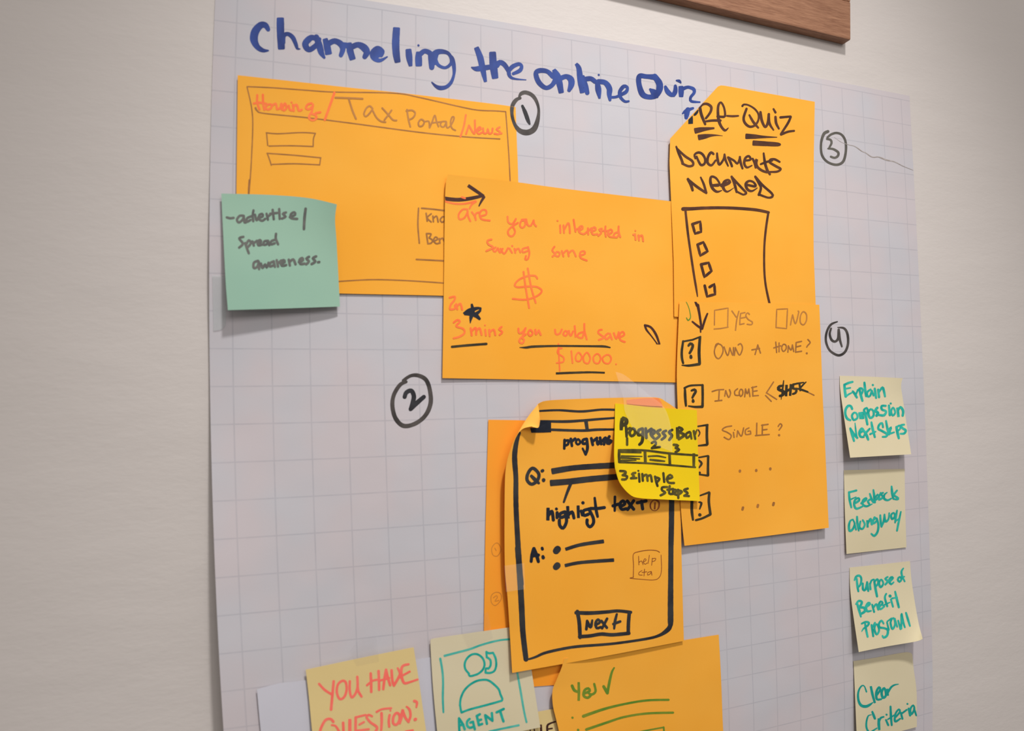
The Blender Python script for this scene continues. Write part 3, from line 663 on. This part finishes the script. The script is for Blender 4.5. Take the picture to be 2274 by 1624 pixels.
T('underline', 'n3', 'brown', C_, 50, 'f 408,728,62 480,716,52 540,706,32 610,704,14 675,710,4', 'lower underline below Pre')
T('underline', 'n3', 'brown', C_, 50, 'f 935,715,60 1020,718,52 1120,722,30 1280,726,8', 'upper underline below Quiz')
T('underline', 'n3', 'brown', C_, 50, 'f 1014,790,58 1150,798,54 1290,806,44 1320,808,16', 'lower underline below Quiz')
T('handwriting', 'n3', 'brown', C_, 27, '''
158,830,20 185,900,30 215,970,30 232,1020,30; 165,850,22 255,935,28 335,990,28 345,1035,28 295,1048,26 225,1018,26
372,960,24 362,920,24 405,895,28 450,915,28 480,970,28 472,1020,28 435,1035,28 405,990,26 385,940,22
572,912,26 545,895,30 512,945,30 508,1010,30 550,1038,26 595,985,24; 612,905,22 618,970,30 638,1030,28 682,975,24 695,918,22; 695,918,24 705,975,28 735,1045,18
735,950,26 760,1000,28 778,1048,26; 738,950,24 800,985,24 840,1018,24 868,945,22; 865,945,24 875,1010,28 895,1072,24
925,985,24 985,975,24 965,935,26 925,960,28 915,1020,28 945,1062,24 1000,1040,14
1008,965,24 1030,1010,28 1042,1062,26; 1042,1062,22 1058,980,20; 1045,975,22 1058,1050,28 1110,1095,28 1165,1115,26
1130,905,22 1145,1010,30 1170,1090,30 1200,1138,24; 1098,1025,22 1165,1000,26 1225,985,22
1308,1000,22 1255,972,26 1205,975,26 1198,1005,26 1270,1050,28 1320,1080,26 1280,1108,24 1200,1112,22
''', 'brown black word Documents')
T('handwriting', 'n3', 'brown', C_, 28, '''
288,1192,30 320,1250,34 340,1315,28; 290,1195,26 380,1270,30 480,1338,26; 430,1172,18 465,1250,26 492,1345,26
555,1262,30 625,1258,38 640,1240,24 600,1180,26 550,1165,28 538,1215,32 560,1290,34 610,1332,28 665,1318,10
665,1262,44 715,1245,44 755,1225,34 735,1200,26 690,1225,32 682,1290,34 725,1332,22 800,1288,6
775,1165,28 805,1240,32 830,1335,26; 780,1172,26 850,1250,28 935,1340,26; 935,1350,28 905,1365,22 835,1332,24
945,1255,28 1040,1272,28 1020,1228,24 970,1212,26 932,1245,32 950,1305,32 1000,1325,24 1060,1290,10
1038,1165,28 1075,1230,30 1100,1290,28 1078,1365,32; 1045,1172,26 1120,1260,28 1220,1350,28 1228,1385,28 1180,1398,24 1078,1362,26
''', 'brown black word Needed')
T('drawn_frame', 'n3', 'brown', G_, 24, '''
285,122,44 400,118,38 500,112,36 700,108,34 900,115,34 1100,132,34 1235,160,30; 312,150,26 330,320,28 350,480,26 400,820,26 430,1000,24 445,1095,12; 1232,165,26 1205,350,26 1188,550,24 1188,800,24 1205,980,24 1245,1170,26
''', 'brown black drawn list frame')
T('checkbox', 'n3', 'brown', G_, 31, 'pc 388,290 475,262 485,375 418,395', 'first hand drawn checkbox')
T('checkbox', 'n3', 'brown', G_, 31, 'pc 446,518 510,492 556,592 476,640', 'second hand drawn checkbox')
T('checkbox', 'n3', 'brown', G_, 31, 'pc 485,738 568,720 600,812 522,878', 'third hand drawn checkbox')
T('checkbox', 'n3', 'brown', G_, 31, 'p 525,975 552,1095 640,1070 632,958 580,990', 'fourth hand drawn checkbox, left open')

# ---- Yes / No note
T('arrow', 'n4', 'darkbrown', H_, 28, 'f 335,152,52 345,200,36; 348,190,34 365,280,28 380,380,26 388,440,26; 378,440,22 380,490,16; 288,374,20 345,420,26 395,452,28; 455,285,20 425,360,26 398,452,24', 'dark brown arrow pointing down')
T('tick', 'n4', 'leaf', H_, 10, '218,150,9 245,210,9 262,275,10 266,330,12 240,360,16 222,330,10', 'thin green tick')
T('checkbox', 'n4', 'umber2', H_, 14, 'p 533,410 535,247 685,222 680,432; p 530,455 600,450 685,434', 'thin brown box for Yes')
T('handwriting', 'n4', 'umber2', H_, 15, '728,255 775,322; 805,258 782,350 768,468; 825,285 818,340 815,405; 825,282 872,272; 822,335 875,325; 815,405 862,395; 922,292 902,275 882,300 905,345 955,378 945,405 898,402', 'word Yes in thin brown capitals')
T('checkbox', 'n4', 'umber2', H_, 14, 'pc 1218,438 1226,236 1346,230 1335,450', 'thin brown box for No')
T('handwriting', 'n4', 'umber2', H_, 15, '1380,408 1390,350 1402,298; 1402,298 1435,395 1472,265; 1472,265 1465,255; c 1520,262 1490,310 1490,385 1525,408 1556,360 1555,290', 'word No in thin brown capitals')
T('question_box', 'n4', 'oliveblack', H_, 26, '''
185,592,26 170,700,28 172,780,28 185,835,24; p 185,594,20 290,575,20 378,540,18; 372,548,30 362,700,34 368,840,32; 365,846,32 250,862,26 172,858,12
245,640,26 265,618,34 292,635,30 280,680,32 258,722,28; 270,755,30 272,772,34
''', 'first black box with a question mark')
T('question_box', 'n4', 'oliveblack', H_, 26, '''
200,1112,24 265,1085,22 400,1078,20; 400,1080,28 402,1200,28 400,1312,30; 398,1320,30 320,1322,26 245,1312,16; 205,1130,26 208,1220,30 216,1308,24
278,1140,22 310,1130,30 325,1150,30 305,1185,30 288,1218,24; 294,1245,26 296,1260,34
''', 'second black box with a question mark')
T('question_box', 'n4', 'oliveblack', I_, 22, '760,268,14 845,255,18; 840,262,24 838,350,24 842,425,24; 838,432,22 765,440,14; 762,300,12 776,325,12 764,355,10', 'third question box, half hidden by the yellow note')
T('question_box', 'n4', 'oliveblack', I_, 22, '764,545,14 848,530,16; 850,535,22 848,620,22 848,702,24; 846,706,18 770,695,14; 768,570,16 792,598,22 770,635,14; 776,680,20', 'fourth question box, half hidden by the yellow note')
T('question_box', 'n4', 'oliveblack', I_, 22, '775,885,14 858,855,20; 860,860,24 856,940,24 870,1048,24; 868,1052,24 800,1085,20 742,1102,20; 706,935,26 705,1020,26 715,1098,20; 768,942,14 790,950,22 775,1002,14; 776,1055,30', 'fifth question box, lowest')
T('handwriting', 'n4', 'umber', H_, 15, '''
540,660 558,620 610,635 630,690 612,750 580,785 548,765 532,710 545,655 575,615; 640,655 680,750 705,665; 705,665 738,748 745,662; 755,748 765,662; 765,662 812,745 845,670 825,618 798,632
985,738 1015,632; 1015,632 1045,722; 950,687 1035,672
1215,600 1225,715; 1252,610 1252,708; 1193,665 1270,642; c 1300,625 1280,665 1300,705 1330,675 1328,635; 1350,712 1355,642; 1355,642 1385,690 1400,632; 1400,632 1415,705; 1442,605 1436,712; 1442,605 1502,592; 1440,655 1492,642; 1436,712 1502,702
1572,572 1598,605 1570,638 1560,655; 1560,725,22
''', 'question own a home in thin brown capitals')
T('handwriting', 'n4', 'umber', H_, 15, '''
508,1150 570,1132 635,1128; 587,1135 580,1250; 540,1256 615,1248; 648,1200 658,1140; 658,1140 690,1215 712,1170 700,1130; 790,1120 758,1148 765,1190 802,1192; c 825,1125 808,1165 825,1205 848,1175 845,1135; 870,1208 878,1122; 878,1122 898,1175 915,1122; 915,1122 928,1205; 958,1100 960,1200; 948,1108 1002,1095; 960,1150 1008,1142; 960,1200 1022,1195
''', 'word income in thin brown capitals')
T('less_than_sign', 'n4', 'umber', H_, 15, '1190,1045 1112,1165 1112,1165 1225,1238; 1102,1195 1165,1260', 'thin brown less than sign')
T('strike_line', 'n4', 'umber', H_, 14, '1500,1125 1570,1158 1640,1192', 'thin brown stroke trailing the black amount')
T('handwriting', 'n4', 'oliveblack', H_, 26, '''
1298,1085,22 1255,1095,32 1245,1125,36 1300,1150,36 1300,1185,30 1262,1200,30; 1303,1030,12 1292,1120,20 1275,1238,8; f 1335,1080,30 1330,1200,28; f 1385,1072,30 1375,1195,28; 1330,1150,30 1380,1120,26
1455,1062,20 1410,1072,24; 1410,1072,26 1405,1110,28; 1405,1115,26 1445,1130,28 1435,1165,28 1405,1178,22; f 1478,1058,24 1488,1145,18; 1552,1045,12 1520,1075,18 1478,1120,24; 1440,1115,16 1500,1130,24 1570,1155,20; 1450,1062,22 1525,1050,14
''', 'heavy black overwritten amount')
T('handwriting', 'n4', 'umber', I_, 12, '''
1058,265 1005,275 975,300 1020,322 1055,350 1035,385 992,365; 1075,322 1080,366; 1084,300,10; 1105,360 1112,308; 1112,308 1145,355 1165,282; 1212,282 1182,300 1185,340 1228,335; 1228,335 1225,310 1205,312; 1282,240 1280,350; 1270,350 1392,340; 1332,255 1330,342; 1325,258 1382,250; 1330,300 1372,295
1472,268 1490,244 1505,262 1480,300; 1480,346,20
''', 'question single in thin brown capitals')
for d_ in ('1132,662 1132,668', '1277,657 1277,662', '1402,643 1402,648', '1155,1006 1159,990', '1289,982 1292,968', '1428,966 1432,950'):
    T('dot', 'n4', 'umber', I_, 22, d_)

# ---- bright yellow note
T('handwriting', 'yellow', 'olive', I_, 30, '''
f 88,200,34 80,245,34 78,300,30; 95,195,30 122,212,38 118,245,38 88,262,28; 120,270,24 125,318,28 125,360,22; 125,300,22 155,282,20; c 172,290,26 152,325,26 170,355,26 200,332,26 195,295,26
265,288,26 232,305,28 230,345,28 262,340,26; 268,288,24 270,350,28 262,405,30 240,430,26; 295,288,26 302,370,26; 305,320,26 345,292,28
350,345,26 378,318,26 352,300,26 342,340,28 372,378,24; 425,300,26 395,318,26 420,350,26 388,380,24; 475,308,24 445,325,26 470,355,26 438,385,24; 530,300,24 502,320,26 528,350,28 505,388,24
f 578,280,32 582,375,32; 592,278,24 622,295,26 598,320,24 638,345,26 590,382,24; 685,318,22 655,335,22 660,372,22 690,350,20; 692,325,22 702,378,18; 722,310,22 735,380,20; 735,335,22 752,302,18
130,375,22 130,432,22
''', 'black marker words Progress Bar')
T('numeral', 'yellow', 'olive', I_, 22, '350,415 378,402 385,428 350,462; 350,462 420,452', 'number two on the yellow note')
T('numeral', 'yellow', 'olive', I_, 24, '545,432 582,438 562,460; 562,460 592,475 562,496', 'number three on the yellow note')
T('progress_bar', 'yellow', 'olive', I_, 18, '''
f 60,475,26 58,530,26 62,590,26; 60,480,20 280,482,20 500,508,20 752,526,18; 62,588,18 300,596,18 500,612,18 735,632,16; f 288,482,26 292,588,26; f 506,508,24 510,612,24; f 722,512,26 722,632,24
p 80,495,22 250,500,18; p 80,532,16 262,536,10; p 80,548,20 240,558,12; p 80,572,18 210,570,8; 320,535,16 400,532,16 472,545,12; 335,565,18 400,572,20 462,578,14
''', 'hand drawn progress bar in three parts')
T('handwriting', 'yellow', 'olive', I_, 22, '''
68,665 108,668 118,682 90,702; 90,702 130,712 118,738 85,740; 202,682 172,690 192,712 165,730; 165,730 212,728; 235,690 240,760; 230,664,18; 265,692 270,752; 272,715 302,698 312,752; 312,715 338,702 350,758; 378,715 388,760 400,798; 385,722 418,735 392,768; 452,685 460,762; 482,738 532,722 512,700 485,728 498,768 546,772
485,808 440,812 442,838 470,858 428,882; 508,800 505,865 540,868; 488,832 538,825; 540,865 572,842 545,830 538,862 575,878; 582,832 585,905; 590,838 618,850 590,872; 668,822 635,835 668,862 638,885; 638,885 678,888
''', 'black marker words 3 simple steps')

# ---- phone sketch note
T('phone_outline', 'n5', 'slate', J_, 46, '''
458,405,18 430,480,38 413,580,46 412,660,48 422,800,44 422,950,46 425,1100,46 438,1350,48 452,1580,50 468,1750,50
''', 'thick black left side of the phone screen')
T('phone_outline', 'n5', 'slate', K_, 46, '''
360,0,54 375,200,54 392,500,52 405,750,50 432,985,46
460,985,18 520,965,22 600,930,26 750,895,26 900,872,26 1200,848,24 1500,805,24 1620,772,28 1690,725,42 1712,690,40 1716,650,50 1716,480,50 1718,200,46 1720,-100,46
''', 'thick black bottom and right side of the phone screen')
T('phone_outline', 'n5', 'slate', J_, 46, 'p 1800,1400,48 1804,1200,48 1806,1000,48', 'upper right side of the phone screen')
T('drawn_rule', 'n5', 'slate', J_, 22, '''
632,212,18 800,205,20 1000,216,22 1180,200,20 1320,202,20; 638,302,20 850,306,26 1000,298,24 1150,285,22 1320,272,18; 720,378,24 1000,386,24 1150,378,24 1320,376,18
f 715,305,32 722,398,28; f 1045,305,34 1055,374,30
''', 'black header lines of the phone sketch')
T('filled_block', 'n5', 'navy', J_, 22, '# 638,300 735,300 735,402 560,406 548,362 625,358', 'solid black block of the progress bar')
T('handwriting', 'n5', 'navy', J_, 26, '''
855,470,26 852,545,24; 862,478,24 888,472,24 885,508,24 862,518,24; 910,460,26 920,522,24; 922,480 948,458; c 975,462,22 955,488,22 972,510,22 995,490,22
1050,460 1018,470 1018,502 1050,498; 1052,462,26 1058,540,28 1042,598,24; 1042,598,24 1015,545,18; 1092,455 1105,512; 1108,480 1142,452; 1142,470 1150,510 1170,475; 1170,450 1180,505; 1190,480 1212,452; 1205,508 1218,450; 1225,455 1235,500; 1252,438 1240,468 1270,478 1250,502
''', 'black marker word progress')
T('handwriting', 'n5', 'slate', J_, 30, '''
c 572,720 530,765 522,825 562,862 612,830 625,770; 560,790,28 600,830,36 625,852,24; 655,745,30 660,742,30; 668,830,30 668,825,34
''', 'black letter Q with a colon')
T('text_bar', 'n5', 'slate', J_, 55, 'f 745,748,54 900,722,50 1050,708,50 1310,694,54', 'thick black bar')
T('text_bar', 'n5', 'slate', J_, 55, 'f 732,852,56 900,838,54 1100,815,54 1330,796,52; 915,845,30 880,930,26 848,1020,20', 'thick black bar with a pointer line')
T('handwriting', 'n5', 'navy', J_, 29, '''
f 708,1075,30 706,1180,30; 715,1135 742,1102 755,1180; 788,1115 788,1158; 782,1082,26; 855,1108 815,1125 818,1158 852,1148; 858,1108 872,1190 842,1252 812,1228 808,1182; f 882,1060,28 888,1165,28; 895,1130 922,1108 938,1162
f 975,1055,28 978,1160,26; 1002,1100,26 1012,1138,24; 1018,1028,30; 1062,1085 1022,1100 1028,1140 1068,1128; 1070,1082 1108,1160 1110,1210 1080,1242 1055,1215 1055,1180; 1122,985,22 1135,1090,28 1148,1150,24; 1085,1078 1150,1078 1208,1070
1302,975,24 1300,1098,22; 1285,1055 1332,1040; 1352,1060 1390,1038 1372,1010 1345,1042 1362,1085 1402,1080; 1412,1012 1468,1085; 1468,1010 1415,1088; 1538,1015 1548,1082; 1500,1028 1578,1012
''', 'black marker words highligt text')
T('info_mark', 'n5', 'fine', J_, 7, 'c 1655,1000 1615,1035 1620,1080 1655,1098 1692,1075 1695,1020; c 1650,1002 1620,1040 1630,1090 1675,1092 1690,1030; 1658,1030,14 1655,1080,14', 'small circled letter i')
T('handwriting', 'n5', 'navy', J_, 30, '558,1548,28 565,1490,30 582,1435,32; 582,1435,30 605,1490,32 622,1550,28; 565,1500 622,1492; 655,1430,26 658,1440,26; 662,1505,28 665,1515,32', 'black letter A with a colon')
T('bullet', 'n5', 'slate', J_, 60, '780,1455,60 792,1440,62; f 865,1440,30 1000,1400,32 1200,1370,34', 'first answer bullet and line')
T('bullet', 'n5', 'slate', J_, 60, '778,1598,56 790,1585,60; f 860,1585,30 1000,1558,30 1290,1536,32', 'second answer bullet and line')
T('button_outline', 'n5', 'slate', K_, 32, '878,572,34 1000,575,34 1150,565,30 1250,556,28 1362,568,28; 888,562,34 905,660,34 912,790,34; 908,785,32 1000,778,32 1100,762,32 1200,768,32 1345,755,32; 1350,568,32 1342,660,32 1340,755,32', 'black outline of the Next button')
T('handwriting', 'n5', 'slate', K_, 24, '968,718,26 975,645,24; 975,645,24 1005,700,28 1020,640,20; 1048,680 1088,658 1072,632 1050,662 1060,708 1095,700; 1102,645 1150,705; 1152,625 1108,710; 1238,585,20 1222,650,26 1215,712,20; 1208,672 1268,650', 'word Next in black marker')
T('speech_bubble', 'n5', 'fine', K_, 6, '1618,35 1590,20 1520,16 1430,30 1385,55 1387,150 1385,258; 1385,258 1355,266 1450,275 1560,282 1612,262 1635,200 1632,60', 'fine brown speech bubble')
T('handwriting', 'n5', 'fine', K_, 6, '''
1432,70 1435,148; 1437,125 1458,112 1472,145; 1478,120 1500,105 1488,92 1474,120 1490,142 1508,130; 1528,62 1516,135; 1555,88 1548,150; 1552,92 1585,90 1575,112 1552,118
1462,198 1436,215 1435,235 1465,238; 1485,185 1480,245; 1462,215 1505,208; 1545,205 1515,215 1512,238 1538,225 1545,205 1550,238
''', 'words help cta in fine brown pen')
T('circled_number', 'n6', 'fine2', J_, 7, 'c 245,1385 208,1430 218,1490 258,1500 288,1450 275,1400; 235,1430 248,1452', 'small pencilled number one')
T('circled_number', 'n6', 'fine2', K_, 7, 'c 165,390 125,420 125,480 160,508 208,460 208,405; 142,440 170,420 178,438 155,470 192,462', 'small pencilled number two')

# ---- Yes note
T('handwriting', 'n7', 'leaf', K_, 24, '842,1222,26 862,1262,26 900,1278,20; f 900,1192,22 902,1280,24 900,1352,22; 948,1290 998,1268 985,1245 952,1262 945,1310 980,1328 1008,1305; 1038,1205,20 1050,1270,22 1020,1298,22 990,1290,18', 'green word Yes')
T('tick', 'n7', 'leaf', K_, 22, '1122,1228,26 1155,1285,28; 1155,1285,26 1175,1180,24 1195,1100,20 1215,1062,14', 'green tick after the word Yes')
T('drawn_rule', 'n7', 'leaf', K_, 24, '942,1492,28 1120,1430,24 1300,1385,20 1500,1352,20 1698,1346,20; 845,1505,20; 968,1610,24 1150,1548,22 1300,1500,20 1500,1468,20 1738,1460,20; 895,1614,22; 1280,1660,14 1655,1590,14; 1655,1590,16 1662,1680,16', 'green ruled lines and dots')

# ---- dark capitals, agent, you have question
T('handwriting', 'ne', 'darkbrown', M_, 28, '1790,1505,20 1730,1525,24 1690,1555,28 1690,1640,28; 1690,1600,20 1750,1590,20; f 1605,1545,30 1612,1640,30; 1520,1590,16 1530,1640,16; 1470,1600,14 1475,1640,14', 'dark brown capitals')
T('drawn_frame', 'agent', 'teal3', M_, 28, '385,668,30 550,625,28 700,585,28 850,530,26 1000,488,26 1120,465,24 1225,458,26; 330,705,30 355,850,28 365,1000,28 362,1200,28 370,1385,24; 1308,885,26 1350,1120,28 1395,1380,26 1425,1510,26; 950,1628,24 1325,1550,28', 'teal frame lines around the agent')
T('agent_drawing', 'agent', 'teal', M_, 28, '''
695,895 650,840 640,770 670,700 730,652 800,648 865,695 892,770 872,840 820,890 770,912 705,925 690,890
915,618 945,635 1000,630; 1000,630 1032,700 1040,790 1015,860 960,885 905,882; 905,882 910,828 940,832; 940,832 968,790 965,720 920,685; 920,685 915,618
582,1290 590,1350 600,1388; 600,1388 700,1350 850,1310 1000,1270 1110,1238; 1110,1238 1118,1215 1095,1160 1070,1090 1000,1020 940,980 880,972 790,988 700,1040 630,1115 590,1210 580,1300
''', 'teal drawing of a head with a headset and shoulders')
T('handwriting', 'agent', 'teal', M_, 32, '''
568,1462 570,1560 575,1650; 570,1465 615,1535 640,1600; 575,1552 622,1540; 702,1470 672,1500 672,1555 705,1582 745,1570; 712,1515 745,1505; 745,1505 768,1600; 792,1432 832,1410; 795,1435 820,1548; 808,1490 848,1478; 820,1548 862,1532
900,1422 922,1530; 902,1422 990,1490; 985,1395 992,1492; 1045,1385 1135,1342; 1090,1370 1112,1440 1132,1500
''', 'teal word Agent in capitals')
T('handwriting', 'have', 'coral', L_, 32, '''
850,1025 920,1100 1000,1152; 1035,992,34 1020,1150,34 1002,1350,36; c 1150,985 1090,1030 1075,1130 1110,1215 1165,1195 1198,1110 1190,1010
1240,992 1238,1100 1262,1195 1310,1150 1338,1060 1335,935; 1340,1060 1350,1120 1388,1185
''', 'coral word You in capitals')
T('handwriting', 'have', 'coral', L_, 34, '''
1505,892 1510,1000 1512,1125; 1605,862 1610,980 1612,1098; 1458,1042,30 1530,985,28 1610,968,28; 1665,1090 1680,960 1700,845; 1700,845 1722,940 1752,1040; 1610,985,28 1740,950,28
1770,852 1780,980 1800,1045; 1800,1045 1850,960 1880,900; 1848,825,26 1870,870,30 1885,940,34; 1985,775,30 1915,795,34 1892,860,36 1905,960,36 1935,1015,34 2000,1002,28 2100,968,26; 1915,915,26 2000,868,28
''', 'coral word Have in capitals')
T('handwriting', 'have', 'coral', L_, 34, '''
858,1640 880,1570 925,1490 970,1468 1005,1475 1030,1505; 1010,1548,24 1060,1560,28 1110,1640,34; 1155,1518 1160,1640; f 1240,1475,40 1240,1640,44
1315,1450 1312,1640; 1318,1448,28 1440,1418,26; 1362,1540,28 1420,1508,26; 1310,1620,28 1480,1600,28; 1522,1435,28 1480,1418,30 1452,1445,32 1500,1510,32 1585,1575,34 1560,1640,34
1580,1380,28 1650,1345,26 1765,1332,26; 1642,1395,34 1645,1500,34 1638,1610,30; 1745,1420,32 1735,1490,32 1740,1565,32; 1755,1362,24
c 1835,1392 1795,1440 1790,1520 1830,1542 1868,1490 1870,1420; f 1912,1350,34 1895,1440,42 1870,1530,34; 1912,1360,32 1945,1450,34 1985,1505,34; 1985,1505,30 2010,1430,32 1998,1350,32 1960,1312,22
2060,1242,38 2092,1258,34 2085,1318,24; 2068,1478,40 2075,1472,40; 1950,1628,26 2040,1612,26
''', 'coral word Question with a question mark in capitals')

# ---- right hand column
T('handwriting', 'explain', 'teal', N1, 32, '''
368,232,32 375,320,36 388,405,36; 370,232,30 430,205,32 488,190,28; 385,292,24 455,278,22; 392,405,26 430,375,24 490,345,18; 492,330,28 520,365,34 552,420,30; 568,308,26 530,398,24
590,290,30 610,380,36 635,470,30; 600,285,28 632,290,30 640,330,28 610,390,26; 665,202,30 675,300,34 690,400,30; 755,302,26 705,345,28 712,405,30 750,395,28 772,320,26; 775,320,26 800,390,28
818,290,30 828,360,34 838,428,28; 790,236,28; 868,305,30 882,415,32; 878,345,26 932,272,32 955,330,32 970,405,26
''', 'teal word Explain')
T('handwriting', 'explain', 'teal', N1, 32, '''
482,590,32 465,552,32 425,545,34 388,595,34 382,670,32 410,735,34 455,758,28; c 515,645,26 480,690,30 505,755,30 560,725,28 552,665,26
f 590,645,34 610,735,36; f 628,640,40 640,735,42; 658,610,30 685,700,34 708,820,30; 662,598,28 700,575,28 712,630,26 680,680,24; c 755,595,28 720,650,34 750,725,32 800,690,32 795,620,28
855,575,34 825,615,36 865,650,40 845,690,36; 980,545,28 920,548,32 925,600,32 985,625,30 955,685,34 880,680,30; 1028,540,28 1042,680,34; 1055,510,26; c 1090,570,24 1060,630,28 1085,690,28 1122,640,26
f 1155,575,34 1170,705,34; 1165,610,28 1200,562,30 1238,620,34 1232,690,32
''', 'teal word Compassion')
T('handwriting', 'explain', 'teal', N1, 32, '''
455,880,28 480,960,36 510,1065,28; 458,885,28 505,960,32 558,1020,30; 525,800,12 535,900,22 550,1010,26; 592,950,26 648,910,28 625,878,28 590,935,34 605,1000,32 655,1008,24
645,900,28 690,970,36 720,1045,30; 742,885,26 700,930,30 660,985,26; 768,790,26 785,880,34 818,1008,28; 750,965,26 830,928,20
940,862,26 925,800,28 885,825,30 870,885,30 930,920,30 1000,965,32 985,1000,30 935,1005,24; 985,768,24 1005,880,32 1030,968,28; 1020,905,26 1062,865,32 1050,900,30 1040,955,30 1105,938,22
1140,860,32 1155,940,38 1175,1025,32; 1145,860,28 1195,835,28 1195,885,26 1150,925,22; 1252,825,28 1200,838,28 1235,880,32 1278,910,34 1255,955,32 1200,960,24
''', 'teal words Next Steps')
T('handwriting', 'feedback', 'teal', N2, 32, '''
435,490,26 445,600,32 470,715,26; 440,492,28 545,465,28; 445,605,24 540,562,14; 535,650,30 585,612,32 580,578,26 530,600,30 512,670,30 545,735,32 640,700,22
620,655,30 690,600,30 690,575,24 645,610,30 640,670,30 695,700,30 780,665,14; 745,515,24 775,600,34 800,640,30; 745,600,28 715,625,28 735,660,28; 798,458,24 812,560,34 820,640,30; 840,600,28 875,560,28 860,520,20 835,560,26
940,500,26 890,530,30 880,600,32 925,580,28; 905,500,24 950,580,30 985,600,26; 1000,495,16 960,530,26 960,590,30 1010,610,26 1060,585,22; 1068,405,24 1075,490,34 1090,575,30; 1148,465,24 1100,525,30; 1100,535,28 1165,580,30 1150,598,26 1095,590,24
''', 'teal word Feedback')
T('handwriting', 'feedback', 'teal', N2, 30, '''
495,895,20 455,915,26 435,985,30 445,1065,32 490,1040,30 520,960,26 495,900,20; 518,960,22 540,1045,26; 555,855,26 560,950,32 580,1060,22; 605,925,24 590,1010,30 635,1035,28 670,970,26 640,905,24
f 708,910,30 712,1010,28; 715,960,24 755,885,30 775,965,32; 770,960,26 815,865,30; 835,875,24 795,910,26 805,955,28 845,915,26; 848,880,26 872,980,30 858,1080,30 810,1138,30 768,1108,24
900,832,24 905,920,30 918,1000,28; 918,1000,26 950,920,28 962,822,24; 962,830,24 975,925,32 1020,890,26 1032,800,20; c 1100,795,22 1060,830,28 1075,890,28 1115,850,26; 1148,762,22 1130,860,30 1120,940,22; 1205,780,20 1175,920,28 1148,1060,26; 1120,925,20 1180,880,20
''', 'teal words along way')
T('handwriting', 'purpose', 'teal', N3, 32, '''
518,460,22 540,410,30 585,392,32 618,430,28 608,520,28 570,570,22; 550,440,28 560,540,32 575,625,26; 640,510,28 645,600,32 680,600,32 700,510,26; 705,490,28 712,560,34 722,620,28
745,510,26 755,595,28; 750,520,24 770,465,26 805,450,24; 812,480,28 830,590,34 852,700,30; 815,480,26 858,445,28 870,500,28 840,550,24; c 915,450,24 880,500,32 905,565,30 945,510,26
1010,412,24 972,440,28 1010,475,32 975,525,26; 1045,480,26 1090,425,28 1060,415,26 1030,470,32 1060,520,30 1098,490,20
c 1185,412,26 1160,450,30 1185,485,30 1215,445,26; 1242,285,20 1215,330,28 1225,400,28 1262,478,22; 1185,412,20 1258,408,18
''', 'teal words Purpose of')
T('handwriting', 'purpose', 'teal', N3, 32, '''
555,800,28 585,900,36 612,1000,24; 540,815,22 580,768,30 628,785,32 600,850,32; 600,865,30 660,870,34 672,920,36 615,960,30; 690,860,28 748,812,30 722,795,28 688,855,34 705,920,32 762,915,22
780,825,26 808,930,28; 800,865,26 842,815,28 870,895,28; 880,860,26 935,800,28 905,775,26 875,835,32 900,890,30 960,850,22; 988,662,24 968,720,28 1002,845,30; 940,835,22 1040,790,18
1058,745,26 1088,852,26; 1045,695,40; 1120,630,24 1145,740,32 1175,862,28; 1075,730,24 1150,715,20
''', 'teal word Benefit')
T('handwriting', 'purpose', 'teal', N3, 30, '''
625,1105,24 680,1080,28 730,1090,30 715,1130,28 650,1180,22 625,1220,12; 675,1110,26 690,1200,30 712,1300,26; 770,1125,26 795,1290,28; 780,1165,22 820,1092,26; c 845,1110,22 812,1180,28 845,1265,28 882,1200,26
948,1105,22 918,1060,28 880,1105,28 890,1160,30 950,1170,28 1010,1200,30 1000,1280,32 950,1312,30 932,1285,22; 1000,1085,22 1025,1195,26; 1005,1070,20 1065,1028,24; c 1095,1020,22 1052,1085,26 1080,1185,28 1120,1110,26; 1115,1030,22 1150,1150,24
1165,1060,24 1200,1185,26; f 1212,970,26 1212,1185,24; 1218,962,26 1240,1080,30 1265,1160,24; 1282,945,26 1310,1040,32 1340,1140,24
''', 'teal word Program')
T('handwriting', 'clear', 'teal2', N4, 30, '''
695,1040,22 665,960,16 630,950,20 590,1000,24 570,1080,28 580,1180,32 620,1245,38 690,1258,38 750,1230,30 795,1195,8; f 760,962,30 785,1080,34 820,1205,28
845,1095,28 900,1010,28 882,972,28 842,1045,32 850,1150,32 915,1150,24; c 960,985,28 920,1050,34 940,1130,34 985,1090,32; f 1005,1000,30 1012,1095,30; 1015,1050,28 1060,975,28 1110,940,22 1168,928,12
''', 'teal word Clear')
T('handwriting', 'clear', 'teal2', N4, 28, '''
820,1438,30 800,1385,34 782,1338,26; 770,1382,10 725,1395,18 700,1460,24 692,1540,26 705,1600,26 740,1650,26; 760,1640,26 850,1580,16; f 880,1440,34 878,1520,38 885,1605,32; 885,1480,26 905,1430,28 950,1412,22
985,1460,26 1018,1535,28; 993,1380,26; 1052,1260,26 1058,1400,32 1070,1535,26; 1012,1450,18 1110,1385,20; 1115,1430,24 1190,1340,26 1175,1300,24 1125,1370,26 1120,1480,30 1195,1440,22
1205,1350,26 1228,1440,28; 1222,1360,24 1292,1308,24; 1320,1290,26 1342,1390,30; 1303,1220,24; c 1388,1240,22 1345,1300,28 1360,1375,28 1405,1300,26; 1400,1290,24 1435,1388,26
''', 'teal word Criteria')
